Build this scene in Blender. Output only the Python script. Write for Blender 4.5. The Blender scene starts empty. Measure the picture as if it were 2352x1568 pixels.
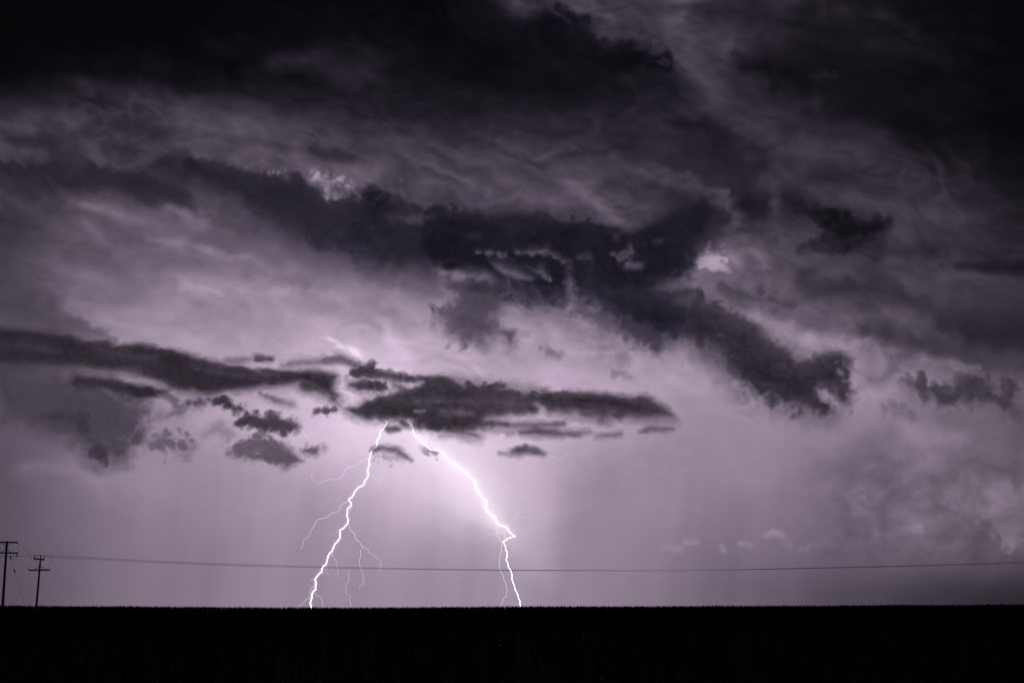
import bpy, math, random
import numpy as np
from mathutils import Vector

# ---------------------------------------------------------------- camera, world, exposure
SC = bpy.context.scene
COL = SC.collection
CX, CY = 1176.0, 784.0                    # lattice of bearings used for the far things: 2352 x 1568 cells
FPX = 2352 * 45 / 36.0                    # 45 mm lens on a 36 mm sensor
HOR = 1393.6
PITCH = math.atan((HOR - CY) / FPX)
EYE = 1.7

cam_d = bpy.data.cameras.new("camera"); cam = bpy.data.objects.new("camera", cam_d); COL.objects.link(cam)
cam_d.lens = 45; cam_d.sensor_width = 36; cam_d.clip_start = .1; cam_d.clip_end = 60000
cam.location = (0, 0, EYE); cam.rotation_euler = (math.pi / 2 + PITCH, 0, 0)
SC.camera = cam
SC.view_settings.view_transform = 'Standard'; SC.view_settings.look = 'None'
SC.view_settings.exposure = 0; SC.view_settings.gamma = 1; SC.view_settings.use_curve_mapping = False
SC.render.engine = 'CYCLES'
cy = SC.cycles
cy.max_bounces = 3; cy.diffuse_bounces = 1; cy.glossy_bounces = 1; cy.transmission_bounces = 0
cy.volume_bounces = 0; cy.transparent_max_bounces = 128; cy.sample_clamp_indirect = .2
cy.min_transparent_bounces = 128; cy.min_light_bounces = 3
cy.use_denoising = False; cy.caustics_reflective = False; cy.caustics_refractive = False
# ---------------------------------------------------------------- cloud fields
# Every cloud is a closed body of absorbing vapour. Its thickness along the line of sight is
# worked out here, on a lattice of bearings (u, v); v runs down, u to the right.
_perm = np.random.RandomState(7).permutation(512).astype(np.int64)
_ga = np.random.RandomState(8).rand(512) * 2 * math.pi
_gx, _gy = np.cos(_ga), np.sin(_ga)

def perlin(x, y, seed=0):
    xi = np.floor(x).astype(np.int64); yi = np.floor(y).astype(np.int64)
    xf = x - xi; yf = y - yi
    u = xf * xf * xf * (xf * (xf * 6 - 15) + 10); v = yf * yf * yf * (yf * (yf * 6 - 15) + 10)
    def g(ix, iy, dx, dy):
        h = _perm[(_perm[(ix + seed * 37) & 511] + iy + seed * 101) & 511]
        return _gx[h] * dx + _gy[h] * dy
    a = g(xi, yi, xf, yf); b = g(xi + 1, yi, xf - 1, yf)
    c = g(xi, yi + 1, xf, yf - 1); d = g(xi + 1, yi + 1, xf - 1, yf - 1)
    return (a + (b - a) * u) * (1 - v) + (c + (d - c) * u) * v

def fbm(x, y, scale, octs=5, seed=0, gain=.52, billow=False):
    s = 0; a = 1.0; f = 1.0 / scale; tot = 0
    for o in range(octs):
        n = perlin(x * f + 13.7 * o, y * f + 7.3 * o, seed + o)
        if billow: n = np.abs(n) * 2 - .42
        s = s + a * n; tot += a; a *= gain; f *= 2.03
    return s * 1.9 / tot

def lin(V): return ((np.maximum(V, 0) / 255 + .055) / 1.055) ** 2.4
def sstep(t): t = np.clip(t, 0, 1); return t * t * (3 - 2 * t)

def poly_sdf(X, Y, pts):
    """signed distance to a closed outline, negative inside"""
    d = np.full(X.shape, 1e9); inside = np.zeros(X.shape, bool)
    n = len(pts)
    for i in range(n):
        x0, y0 = pts[i]; x1, y1 = pts[(i + 1) % n]
        ex, ey = x1 - x0, y1 - y0
        t = np.clip(((X - x0) * ex + (Y - y0) * ey) / (ex * ex + ey * ey + 1e-9), 0, 1)
        d = np.minimum(d, (X - x0 - t * ex) ** 2 + (Y - y0 - t * ey) ** 2)
        if y0 != y1:
            c = ((Y < y0) != (Y < y1)) & (X < x0 + (Y - y0) * ex / (y1 - y0))
            inside ^= c
    d = np.sqrt(d)
    return np.where(inside, -d, d)

def strk_sdf(X, Y, pts):
    """distance to a chain of tapered capsules (x, y, r)"""
    d = np.full(X.shape, 1e9)
    if len(pts) == 1: pts = [pts[0], pts[0]]
    for (x0, y0, r0), (x1, y1, r1) in zip(pts[:-1], pts[1:]):
        ex, ey = x1 - x0, y1 - y0
        t = np.clip(((X - x0) * ex + (Y - y0) * ey) / (ex * ex + ey * ey + 1e-9), 0, 1)
        d = np.minimum(d, np.hypot(X - x0 - t * ex, Y - y0 - t * ey) - (r0 + (r1 - r0) * t))
    return d

# frames used while tracing the outlines: name -> (x0, y0, scale)
FR = dict(A=(0, 287.1, 2.9257), B=(1033.6, 402, 3.1507), C=(1435.5, 574.2, 3.901), D=(689, 631.6, 3.1507),
          E=(459.4, 344.5, 5.8514), F=(1837.5, 746.5, 2.7307), G=(0, 522.5, 2.9985), H=(784.4, 522.5, 2.9985),
          J=(1176, 0, 2), K=(0, 631.6, 2), M=(1176, 631.6, 2), U=(0, 0, 2), P=(0, 0, 1), R=(1378.1, 0, 2.4381), L=(0, 229.7, 2.5567), Q=(780.9, 344.5, 2.5567))

def conv(pts):
    f, rest = pts[0], pts[1:]
    x0, y0, s = FR[f]
    return [((p[0] / s + x0), (p[1] / s + y0)) + tuple(r / s for r in p[2:]) for p in rest]

def box_blur(a, k, ax):
    a = np.moveaxis(a, ax, 0)
    p = np.concatenate([np.repeat(a[:1], k + 1, 0), a, np.repeat(a[-1:], k, 0)])
    c = np.cumsum(p, 0)
    return np.moveaxis((c[2 * k + 1:] - c[:-2 * k - 1]) / (2 * k + 1), 0, ax)

def mask_of(X, Y, pts, soft, wob, wsc, seed, stretch=(1, 1), bil=.5, tilt=0.0, core=0, ss=1.15, dil=0):
    pts = conv(pts)
    d = strk_sdf(X, Y, pts) if len(pts[0]) == 3 else poly_sdf(X, Y, pts)
    st, sb = soft if isinstance(soft, tuple) else (soft, soft)
    d0 = d
    c, s = math.cos(tilt), math.sin(tilt)
    Xr, Yr = (X * c + Y * s) / stretch[0], (-X * s + Y * c) / stretch[1]
    d = d - dil
    if wob:
        n = fbm(Xr, Yr, wsc * 1.5, 3, seed, .5)
        if bil: n = n * (1 - bil) - bil * 1.25 * fbm(Xr, Yr, wsc * 1.25, 3, seed + 50, .42, True)
        var = np.clip(.85 + 1.5 * fbm(X / 1.5, Y, 120 if wsc > 24 else 60, 2, seed + 77), .3, 1.7)
        d = d + wob * 2.2 * n * var
    else: var = 1.0
    if st != sb:
        gy = np.gradient(d0, axis=0)
        gy = gy / (np.hypot(gy, np.gradient(d0, axis=1)) + 1e-6)
        k = int(min(16, .22 * max(st, sb) / max(abs(Y[1, 0] - Y[0, 0]), .5))) + 1
        for ax in (0, 1, 0, 1): gy = box_blur(gy, k, ax)
        soft_ = st + (sb - st) * sstep(gy * .5 + .5)
    else: soft_ = st
    soft_ = soft_ * ss * np.clip(1.9 - var, .8, 1.6) + 5
    M = sstep(.5 - d / soft_)
    if core:
        M = M * (1.06 - .46 * np.exp(np.minimum(d, 0) / core))
        w = perlin(X / 15.0 / stretch[0], Y / 12.0, seed + 5) + .5 * perlin(X / 7.0 / stretch[0], Y / 6.0, seed + 6)
        M = np.clip(M + .22 * np.clip(22 / soft_, .12, 1) * w * np.exp(-(d / (soft_ * .7)) ** 2) * (M > .003), 0, 1)
    return M

def az_el(X, Y):
    """bearing and height angle of the lattice point (X, Y)"""
    dx, dy = (X - CX) / FPX, (CY - Y) / FPX
    c, s = math.cos(PITCH), math.sin(PITCH)
    yy = c - dy * s; zz = s + dy * c
    az = np.arctan2(dx, yy); el = np.arctan2(zz, np.hypot(dx, yy))
    return az, el

# lit cloud mass behind everything: (px, py, sx, sy, tilt_deg, amplitude, colour)
LOBES = [
    (1020, 900, 1500, 1150, 0, .56, (1.28, 1, 1.285)),
    (1040, 1085, 210, 110, -49, .40, (1.14, 1, 1.07)),
    (900, 1010, 300, 170, 0, .16, (1.18, 1, 1.16)),
    (1120, 1180, 130, 60, -52, .16, (1.08, 1, 1.06)),
    (860, 800, 130, 90, 10, .15, (1.14, 1, 1.14)),
]
AMB = (.0035, .003, .0042)
def lobes():
    out = []
    for px, py, sx, sy, t, a, c in LOBES:
        az, el = az_el(np.array(float(px)), np.array(float(py)))
        out.append((float(az), float(el), sx / FPX, sy / FPX, math.radians(t), a, c))
    return out
def dome(X, Y):
    az, el = az_el(X, Y)
    I = [AMB[0], AMB[1], AMB[2]]
    I = [np.full(X.shape, v) for v in I]
    for a0, e0, sa, se, t, amp, c in lobes():
        u, v = az - a0, el - e0
        p = u * math.cos(t) + v * math.sin(t); q = -u * math.sin(t) + v * math.cos(t)
        g = amp * np.exp(-(p / sa) ** 2 - (q / se) ** 2)
        for k in range(3): I[k] = I[k] + g * c[k]
    return I

GXS = np.arange(17) * 147.0; GYS = np.arange(15) * 98.0
GRID = np.array([
 [5,5,5,6,7,8,9,10,50,56,56,62,40,24,14,10,7],
 [6,7,8,8,10,13,14,11,16,34,46,60,34,20,22,13,8],
 [14,20,20,16,16,18,20,15,14,20,28,48,30,16,13,12,9],
 [56,58,60,64,58,44,34,34,40,38,38,44,42,30,17,12,9],
 [56,54,46,58,70,70,66,62,58,54,52,46,40,42,40,28,15],
 [42,56,66,70,66,66,72,72,74,72,60,46,38,44,48,44,26],
 [54,72,78,86,88,82,80,80,80,76,72,84,70,50,48,44,32],
 [56,94,104,116,122,116,112,108,106,104,96,98,82,66,56,48,36],
 [78,108,138,150,156,172,182,168,160,152,142,132,122,116,82,60,50],
 [74,88,120,150,168,190,205,184,176,170,160,150,140,136,124,98,78],
 [70,80,106,140,170,196,214,212,192,172,158,146,136,128,116,102,82],
 [70,94,116,134,154,176,202,222,204,166,142,132,124,114,102,96,86],
 [70,90,106,120,138,152,172,196,190,154,132,118,112,104,94,94,90],
 [68,86,100,112,122,134,146,158,158,138,120,106,100,92,86,82,72],
 [68,84,98,108,118,124,130,136,138,128,114,98,84,70,56,44,36]], float)

def regrade(V): return V * np.interp(V, [0, 12, 30, 60, 125, 150, 400], [1.0, 1.12, 1.24, 1.2, 1.12, 1.0, 1.0])
GRID = regrade(GRID)
GRID[11:, 3:11] *= .965
GRID[10:, 11:] *= .92; GRID[10:, 9:11] *= .96; GRID[11:, :2] *= .97

def cubic_w(t, knots):
    n = len(knots); h = knots[1] - knots[0]
    f = np.clip(t / h, 0, n - 1.0001); i = np.floor(f).astype(int); u = f - i
    w = [-.5 * u ** 3 + u ** 2 - .5 * u, 1.5 * u ** 3 - 2.5 * u ** 2 + 1, -1.5 * u ** 3 + 2 * u ** 2 + .5 * u, .5 * u ** 3 - .5 * u ** 2]
    return [np.clip(i + k - 1, 0, n - 1) for k in range(4)], w

def base_V(X, Y):
    ax, ay = cubic_w(X, GXS), cubic_w(Y, GYS)
    s = 0
    for j in range(4):
        for i in range(4):
            s = s + GRID[ay[0][j], ax[0][i]] * ay[1][j] * ax[1][i]
    return np.maximum(s, 4)

# softer forms inside the deck: (points, V, soft, wobble, wobble scale, alpha, extra)
def FS(pts, V, soft=30, wob=10, wsc=60, a=1.0, **k): return (pts, V, soft, wob, wsc, a, k)
ST = dict(stretch=(2.6, 1), tilt=.22, bil=.25)
DECK = [
    FS(['P', (630, 150, 18), (760, 132, 24), (860, 160, 26), (880, 205, 16)], 36, 50, 10, 60, .8, **ST),
    FS(['P', (330, 130, 14), (520, 190, 20), (700, 230, 14)], 26, 50, 10, 70, .5, **ST),
    FS(['P', (1000, 200, 20), (1120, 230, 24), (1230, 300, 20)], 34, 44, 10, 60, .6, **ST),
    # left, pale streak falling to the right and the dark veils around it
    FS(['U', (380, 385, 12), (620, 420, 22), (880, 480, 34), (1180, 570, 34), (1500, 640, 44), (1900, 640, 60)], 76, 70, 12, 120, .75, **ST),
    FS(['U', (1250, 300, 30), (1480, 310, 40), (1640, 390, 35)], 34, 60, 12, 90, .8, **ST),
    FS(['U', (960, 190, 12), (1200, 320, 18), (1300, 420, 20)], 26, 50, 10, 90, .6, **ST),
    FS(['U', (560, 570, 20), (720, 600, 30), (840, 610, 12)], 43, 50, 10, 70, .8, **ST),
    FS(['U', (40, 640, 14), (240, 650, 26), (420, 620, 22), (620, 580, 10)], 40, 36, 10, 60, .75, bil=.4),
    FS(['U', (200, 660, 14), (300, 740, 30), (420, 750, 20)], 38, 36, 12, 50, .7, bil=.4),
    FS(['U', (0, 700, 22), (120, 700, 30), (200, 720, 10)], 62, 34, 8, 50, .8),
    FS(['U', (480, 680, 14), (560, 690, 20), (620, 710, 8)], 42, 30, 8, 50, .7, **ST),
    FS(['U', (1430, 700, 14), (1520, 715, 20), (1640, 725, 10)], 38, 30, 8, 50, .6, **ST),
    FS(['U', (1080, 640, 10), (1180, 650, 14), (1320, 680, 6)], 46, 26, 6, 50, .6, **ST),
    FS(['U', (1650, 600, 22), (1850, 590, 24), (1900, 620, 10)], 42, 34, 8, 60, .6, **ST),
    FS(['U', (2050, 690, 16), (2200, 700, 12)], 46, 30, 8, 60, .6, **ST),
    FS(['U', (1250, 290, 10), (1500, 250, 16), (1620, 190, 20), (1680, 230, 10)], 34, 36, 10, 60, .5, **ST),
    # dark veil band, far left
    FS(['A', (0, 320, 60), (300, 340, 55), (600, 360, 62), (900, 420, 62), (1200, 490, 55)], 40, (30, 60), 12, 60, 1.0, bil=.35),
    FS(['A', (480, 520, 20), (640, 540, 24), (900, 620, 22), (1100, 700, 20)], 100, 44, 8, 60, .55, **ST),
    FS(['A', (350, 680, 30), (520, 740, 36), (640, 780, 14)], 84, 44, 12, 60, .6, bil=.4),
    FS(['A', (1080, 560, 40), (1150, 640, 44), (1230, 720, 30)], 84, 40, 14, 50, .7, bil=.4),
    FS(['A', (1420, 590, 50), (1560, 650, 50), (1720, 710, 30)], 68, 34, 12, 50, .75, bil=.4),
    FS(['A', (1130, 820, 24), (1400, 860, 44), (1640, 930, 44), (1780, 960, 24)], 94, (14, 34), 9, 40, .9, bil=.4),
    FS(['A', (820, 860, 60), (1040, 900, 80), (1300, 930, 50)], 92, (18, 60), 10, 50, .9, bil=.4),
    FS(['A', (1930, 940, 50), (2060, 980, 40)], 112, 34, 12, 40, .6, bil=.4),
    FS(['A', (1720, 1170, 24), (1920, 1140, 32), (2080, 1180, 24), (2300, 1230, 26)], 132, 20, 10, 40, .8, bil=.5),
    FS(['A', (2150, 1090, 26), (2300, 1080, 30)], 122, 30, 12, 40, .6, bil=.5),
    FS(['E', (1480, 400, 30), (1580, 350, 60), (1700, 440, 70), (1850, 410, 44), (1980, 470, 36), (2090, 560, 22), (2150, 640, 8)], 160, 30, 6, 16, .9, bil=.6),
    FS(['E', (1740, 560, 44), (1720, 630, 54), (1880, 610, 36)], 166, 24, 6, 16, .9, bil=.6),
    FS(['E', (1830, 520, 44), (1920, 540, 40)], 70, 30, 5, 16, .85, bil=.5),
    FS(['E', (1630, 450, 24)], 106, 24, 5, 14, .6, bil=.5),
    FS(['E', (930, 320, 26), (1030, 290, 22)], 120, 10, 4, 14, .9, bil=.8),
    FS(['E', (1150, 300, 24), (1195, 400, 24)], 104, 10, 4, 14, .8, bil=.8),
    FS(['A', (560, 545, 12), (760, 585, 16), (950, 660, 14)], 108, 26, 6, 50, .8, **ST),
    FS(['A', (560, 640, 8), (680, 760, 10), (780, 860, 10)], 104, 30, 6, 50, .6, bil=.3),
    FS(['A', (1000, 770, 10), (1220, 790, 16), (1400, 840, 14), (1550, 895, 22), (1680, 880, 14), (1800, 970, 14), (1950, 1000, 14)], 124, (30, 12), 5, 40, .85, bil=.5),
    FS(['A', (1120, 540, 20), (1240, 600, 40), (1350, 680, 40)], 112, 26, 10, 40, .8, bil=.5),
    FS(['A', (1330, 590, 14), (1370, 620, 18)], 106, 18, 6, 30, .7, bil=.5),
    FS(['A', (1230, 1080, 30), (1460, 1100, 30)], 162, (34, 14), 8, 40, .8, bil=.5),
    FS(['A', (1850, 1110, 30), (2100, 1110, 30), (2350, 1170, 20)], 150, 26, 8, 40, .7, bil=.5),
    FS(['B', (830, 40, 14), (960, 120, 30), (1060, 210, 50), (1150, 280, 60), (1200, 340, 50)], 96, (14, 50), 10, 36, .9, bil=.5),
    FS(['B', (1250, 330, 50), (1400, 330, 30)], 72, 40, 12, 36, .7, bil=.5),
    FS(['B', (-60, 720, 40), (160, 730, 60), (340, 750, 40)], 128, 34, 10, 40, .8, bil=.5),
    FS(['B', (1570, 70, 14), (1700, 90, 30), (1850, 120, 40), (1950, 200, 30)], 70, (14, 30), 10, 30, .85, bil=.6),
    FS(['L', (0, 370), (120, 375), (300, 380), (420, 390), (600, 390), (740, 430), (860, 430), (960, 480), (1080, 540), (1100, 590), (960, 600), (800, 560), (600, 520), (420, 500), (200, 480), (0, 470)], 36, (14, 50), 8, 40, .85, bil=.55),
    FS(['L', (0, 560, 60), (150, 640, 50), (250, 700, 30)], 58, 80, 10, 60, .55),
    FS(['L', (0, 290, 24), (120, 300, 30), (230, 310, 24)], 66, 24, 7, 40, .8, bil=.5),
    FS(['L', (130, 240, 16), (280, 250, 26), (360, 330, 50), (480, 350, 24)], 42, 30, 10, 34, .85, bil=.55),
    FS(['L', (380, 200, 20), (520, 190, 26)], 44, 30, 8, 34, .7, bil=.5),
    FS(['L', (620, 290, 18), (700, 275, 24), (780, 300, 10)], 44, 24, 7, 34, .85, bil=.4),
    FS(['L', (720, 150, 20), (880, 170, 30), (980, 190, 14)], 44, 34, 8, 40, .85, **ST),
    FS(['L', (1120, 160, 14), (1300, 210, 24), (1480, 240, 12)], 50, 26, 7, 34, .8, **ST),
    FS(['L', (1150, 150, 10), (1250, 180, 12)], 74, 20, 6, 30, .6, **ST),
    FS(['L', (1840, 290, 14), (1920, 330, 24), (2080, 335, 14)], 44, 22, 7, 34, .8, **ST),
    FS(['L', (2080, 190, 20), (2300, 170, 30)], 46, 30, 7, 40, .7, **ST),
    FS(['L', (560, 330, 16), (700, 400, 16), (860, 360, 20), (1000, 290, 24), (1200, 300, 24), (1500, 370, 20)], 70, 24, 7, 50, .7, bil=.35),
    # grey turrets at the far left
    FS(['G', (0, 400), (60, 410), (120, 440), (150, 405), (215, 410), (270, 450), (290, 500), (345, 465), (385, 500), (430, 570), (560, 640), (700, 700), (760, 760), (0, 760)], 66, (26, 60), 9, 34, .85, bil=.5),
    FS(['G', (0, 520, 80), (160, 560, 60)], 56, 60, 10, 40, .5),
    FS(['G', (590, 665, 6), (680, 685, 14), (760, 690, 5)], 112, 12, 4, 24, .6, **ST),
    # lower left dull mass
    FS(['G', (0, 1000, 120), (150, 1080, 150), (420, 1230, 90)], 60, 90, 16, 70, .8, bil=.4),
    FS(['K', (90, 900, 30), (200, 940, 36), (300, 930, 20)], 92, 30, 10, 50, .8, bil=.5),
    FS(['K', (110, 880, 12), (200, 880, 14), (300, 905, 12)], 118, 22, 6, 40, .5),
    FS(['K', (330, 880, 16), (430, 950, 14), (470, 1000, 10)], 132, 60, 14, 60, .5),
    # pillows under the central band
    FS(['H', (0, 440, 26), (180, 450, 30), (420, 480, 24), (640, 560, 20)], 132, 30, 10, 50, .8, bil=.45),
    FS(['H', (0, 570, 40), (160, 620, 40), (300, 680, 26)], 150, 34, 12, 50, .8, bil=.45),
    FS(['H', (0, 820, 18), (90, 850, 12), (130, 900, 6)], 226, 16, 6, 30, .9, bil=.5),
    FS(['D', (180, 450, 12), (350, 520, 14), (420, 560, 9), (440, 600, 5)], 228, 16, 6, 30, .9, bil=.5),
    FS(['D', (620, 370, 12), (680, 500, 40), (760, 640, 50)], 215, 60, 6, 60, .8),
    FS(['D', (830, 420, 20), (870, 560, 50), (960, 660, 60)], 176, 70, 6, 60, .75),
    FS(['D', (1130, 820, 8), (1260, 540, 22)], 190, 60, 8, 60, .3),
    FS(['D', (940, 390, 20), (980, 395, 22)], 150, 16, 6, 24, .7, bil=.5),
    FS(['D', (1220, 540, 12), (1230, 610, 26), (1320, 650, 16)], 162, 22, 12, 22, .75, bil=.6),
    FS(['D', (1380, 590, 12), (1440, 570, 14)], 165, 20, 10, 20, .6, bil=.6),
    FS(['Q', (60, 840, 24), (200, 835, 30), (380, 870, 24)], 122, 22, 8, 34, .8, bil=.5),
    FS(['Q', (0, 930, 30), (140, 990, 34), (270, 1050, 16)], 138, 26, 8, 34, .8, bil=.55),
    FS(['Q', (420, 920, 40), (560, 960, 50)], 128, 40, 10, 40, .6, bil=.4),
    FS(['Q', (1020, 960, 40), (1180, 1000, 50), (1320, 1040, 40)], 132, 34, 12, 34, .8, bil=.6),
    FS(['Q', (900, 1060, 24), (1000, 1090, 30), (1110, 1080, 20)], 126, 24, 10, 28, .7, bil=.6),
    FS(['Q', (1000, 930, 16), (1200, 920, 20), (1330, 940, 14)], 168, 24, 6, 30, .7, bil=.4),
    FS(['Q', (1420, 1050, 50), (1560, 1150, 60), (1680, 1220, 40)], 122, 34, 14, 34, .8, bil=.65),
    FS(['Q', (1900, 1130, 60), (2040, 1200, 60)], 132, 40, 12, 40, .7, bil=.5),
    FS(['Q', (1200, 1020, 30), (1500, 1250, 30), (1700, 1260, 30)], 158, 40, 8, 50, .4),
    FS(['Q', (1400, 1220, 60), (1800, 1280, 70)], 146, 60, 8, 50, .5),
    # right-hand upper deck
    FS(['R', (-200, 20, 50), (100, 60, 60), (300, 120, 60), (480, 200, 50), (520, 400, 40), (640, 560, 30)], 62, 60, 14, 70, .85, bil=.35),
    FS(['R', (560, 240, 40), (600, 360, 60), (740, 430, 40)], 54, 60, 14, 60, .6, bil=.3),
    FS(['R', (620, 60, 70), (900, 60, 70), (1150, 60, 60)], 22, 90, 14, 70, .6, bil=.3),
    FS(['R', (860, 170, 30), (1000, 180, 30)], 34, 60, 12, 50, .6),
    FS(['R', (1560, 60, 30), (1620, 120, 34), (1700, 150, 20)], 38, 34, 10, 50, .85, bil=.5),
    FS(['R', (1250, 180, 20), (1400, 240, 30), (1650, 310, 20)], 27, 50, 10, 60, .6, **ST),
    FS(['R', (850, 380, 60), (1000, 400, 90), (1150, 420, 60)], 13, 70, 14, 60, .85, bil=.3),
    FS(['R', (1190, 425, 10), (1320, 430, 12)], 46, 12, 6, 24, .8, bil=.6),
    FS(['R', (1300, 500, 80), (1600, 560, 100), (2000, 620, 100)], 16, 100, 14, 80, .7),
    FS(['R', (780, 560, 30), (1000, 600, 50), (1200, 580, 40)], 48, 60, 12, 60, .7, bil=.35),
    FS(['R', (840, 690, 24), (960, 670, 22), (1050, 690, 16)], 56, 30, 8, 40, .6, bil=.5),
    FS(['R', (1050, 720, 40), (1300, 740, 50), (1500, 720, 40)], 33, 50, 12, 50, .7, bil=.4),
    FS(['R', (640, 700, 16), (820, 760, 20), (1000, 830, 30), (1250, 880, 50), (1500, 900, 60)], 58, 44, 12, 60, .75, bil=.35),
    FS(['R', (900, 1000, 50), (1100, 1030, 60), (1300, 1100, 50), (1600, 1140, 40)], 62, 44, 12, 50, .8, bil=.4),
    FS(['R', (1500, 1000, 60), (1900, 1000, 80), (2200, 1050, 70)], 42, 90, 12, 60, .6),
    FS(['R', (1450, 830, 40), (1700, 860, 40), (1800, 900, 30)], 46, 50, 12, 50, .6, **ST),
    # upper dark wedge with torn foot
    FS(['R', (400, 690), (590, 640), (610, 700), (720, 710), (820, 770), (960, 830), (940, 900), (960, 950), (860, 990), (800, 1040), (760, 1090), (700, 1060), (600, 1010), (420, 960), (300, 880), (120, 900), (60, 800), (250, 760)], 30, (24, 44), 10, 44, .8, bil=.55),
    FS(['R', (430, 690, 24), (580, 700, 34), (700, 760, 34)], 22, 36, 8, 40, .75, bil=.5),
    FS(['R', (280, 800, 24), (420, 850, 34), (470, 900, 16)], 48, 34, 8, 40, .7, bil=.5),
    FS(['R', (540, 880, 30), (640, 900, 36)], 42, 30, 8, 40, .6, bil=.5),
    FS(['R', (830, 890, 16), (920, 890, 14)], 50, 22, 6, 30, .7, bil=.5),
    FS(['R', (380, 1020, 14), (440, 1060, 22), (560, 1050, 22), (680, 1080, 30), (740, 1150, 44), (760, 1250, 44), (700, 1290, 24)], 70, (12, 26), 8, 34, .85, bil=.55),
    FS(['R', (760, 1110), (850, 1090), (960, 1095), (955, 1170), (930, 1220), (860, 1230), (800, 1200), (750, 1160)], 26, (20, 26), 8, 30, .85, bil=.6),
    FS(['R', (970, 1110, 22), (990, 1200, 22), (980, 1300, 26), (960, 1330, 10)], 66, 24, 8, 34, .7, bil=.55),
    FS(['R', (1040, 1100), (1120, 1120), (1230, 1160), (1310, 1170), (1400, 1210), (1490, 1235), (1560, 1220), (1640, 1200), (1640, 1260), (1620, 1300), (1570, 1310), (1590, 1350), (1640, 1390), (1560, 1380), (1500, 1400), (1420, 1395), (1340, 1410), (1240, 1400), (1120, 1410), (1100, 1370), (1200, 1330), (1240, 1280), (1180, 1240), (1080, 1180)], 27, (18, 24), 8, 28, .9, bil=.65),
    FS(['R', (1300, 1230, 50), (1400, 1290, 60), (1540, 1280, 30)], 15, 34, 10, 34, .95, bil=.5),
    FS(['R', (1100, 1260, 30), (1160, 1310, 34)], 52, 26, 9, 28, .7, bil=.6),
    FS(['R', (1560, 1310, 12), (1620, 1340, 24), (1700, 1230, 40), (1720, 1330, 50)], 58, (10, 30), 7, 28, .85, bil=.65),
    FS(['R', (1680, 1410, 20), (1850, 1410, 24), (1900, 1390, 8)], 32, 26, 8, 30, .7, bil=.5),
    FS(['R', (2000, 1490, 16), (2200, 1500, 26), (2400, 1500, 30)], 22, 26, 8, 50, .85, **ST),
    FS(['R', (1900, 1560, 14), (2100, 1545, 8), (2300, 1570, 10)], 72, 16, 6, 40, .7, **ST),
    FS(['R', (2000, 1620, 20), (2400, 1640, 50)], 28, 50, 8, 50, .6, **ST),
    FS(['R', (960, 1480, 40), (1300, 1480, 60), (1700, 1540, 70)], 68, 60, 10, 50, .5),
    # the gap that lets the light through
    FS(['R', (690, 1400, 30), (760, 1440, 36), (780, 1500, 20)], 126, 30, 9, 26, .85, bil=.6),
    FS(['R', (604, 1360), (622, 1398), (665, 1418), (705, 1440), (720, 1480), (740, 1515), (690, 1530), (640, 1526), (590, 1516), (545, 1494), (520, 1465), (546, 1425), (580, 1405)], 170, (10, 9), 5, 18, 1., bil=.7),
    FS(['R', (660, 1430, 12), (690, 1462, 16), (720, 1500, 12)], 122, 16, 6, 18, .8, bil=.7),
    FS(['R', (745, 1440, 10), (770, 1470, 12)], 140, 12, 5, 18, .7, bil=.7),
    FS(['R', (560, 1530, 12), (700, 1560, 26)], 92, 16, 5, 24, .8, bil=.6),
    FS(['R', (880, 1420, 26), (920, 1480, 26), (940, 1520, 16)], 116, 20, 9, 24, .8, bil=.6),
    FS(['R', (830, 1370, 30), (840, 1460, 34)], 84, 34, 10, 30, .7, bil=.6),
    FS(['C', (640, 270, 60), (900, 320, 90), (1250, 330, 80)], 104, 60, 12, 50, .7, bil=.5),
    FS(['C', (900, 330, 24), (980, 370, 40), (1040, 250, 36)], 84, 20, 9, 30, .8, bil=.6),
    FS(['C', (1000, 450, 30), (1180, 480, 36), (1260, 440, 40), (1360, 420, 40), (1450, 460, 60), (1360, 510, 40)], 78, 22, 10, 34, .85, bil=.6),
    FS(['C', (1330, 280, 28), (1400, 330, 34)], 78, 20, 9, 30, .75, bil=.6),
    FS(['C', (1540, 620), (1600, 530), (1700, 540), (1760, 590), (1860, 590), (1960, 640), (2030, 680), (1960, 720), (1880, 740), (1800, 700), (1700, 680), (1600, 690)], 94, 18, 8, 30, .9, bil=.65),
    FS(['C', (1420, 100, 50), (1700, 140, 70), (2000, 190, 60)], 70, 70, 12, 60, .6),
    FS(['C', (1640, 320, 50), (1850, 400, 60), (2050, 400, 80), (2240, 420, 110)], 52, 50, 14, 50, .9, bil=.5),
    FS(['C', (1150, 620, 24), (1500, 780, 30), (1900, 860, 30)], 146, 44, 8, 50, .7),
    FS(['P', (930, 975, 6), (985, 1020, 20), (1045, 1080, 36), (1110, 1150, 34), (1160, 1220, 12)], 232, 84, 4, 80, .9, bil=.1),
    FS(['P', (1150, 1020, 30), (1200, 1150, 40), (1230, 1300, 20)], 178, 120, 4, 80, .5, bil=.1),
    FS(['P', (1400, 1080, 20), (1420, 1330, 30)], 124, 70, 4, 80, .5, bil=.1),
    FS(['M', (820, 60, 30), (1000, 90, 50), (1250, 140, 50)], 84, 40, 10, 40, .75, bil=.55),
    FS(['M', (960, 60, 24), (1120, 110, 34), (1270, 130, 24)], 66, 24, 9, 30, .8, bil=.65),
    FS(['M', (1340, 30, 40), (1560, 90, 54), (1800, 110, 50), (1960, 180, 44)], 48, (26, 50), 9, 44, .92, bil=.55),
    FS(['M', (1990, 60, 60), (2351, 80, 80)], 62, 60, 12, 44, .7, bil=.4),
    FS(['M', (1450, 150, 30), (1700, 220, 40), (1900, 240, 40)], 84, 40, 9, 44, .8, bil=.5),
    FS(['M', (2000, 230, 50), (2351, 260, 90)], 42, 60, 12, 44, .92, bil=.5),
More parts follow.
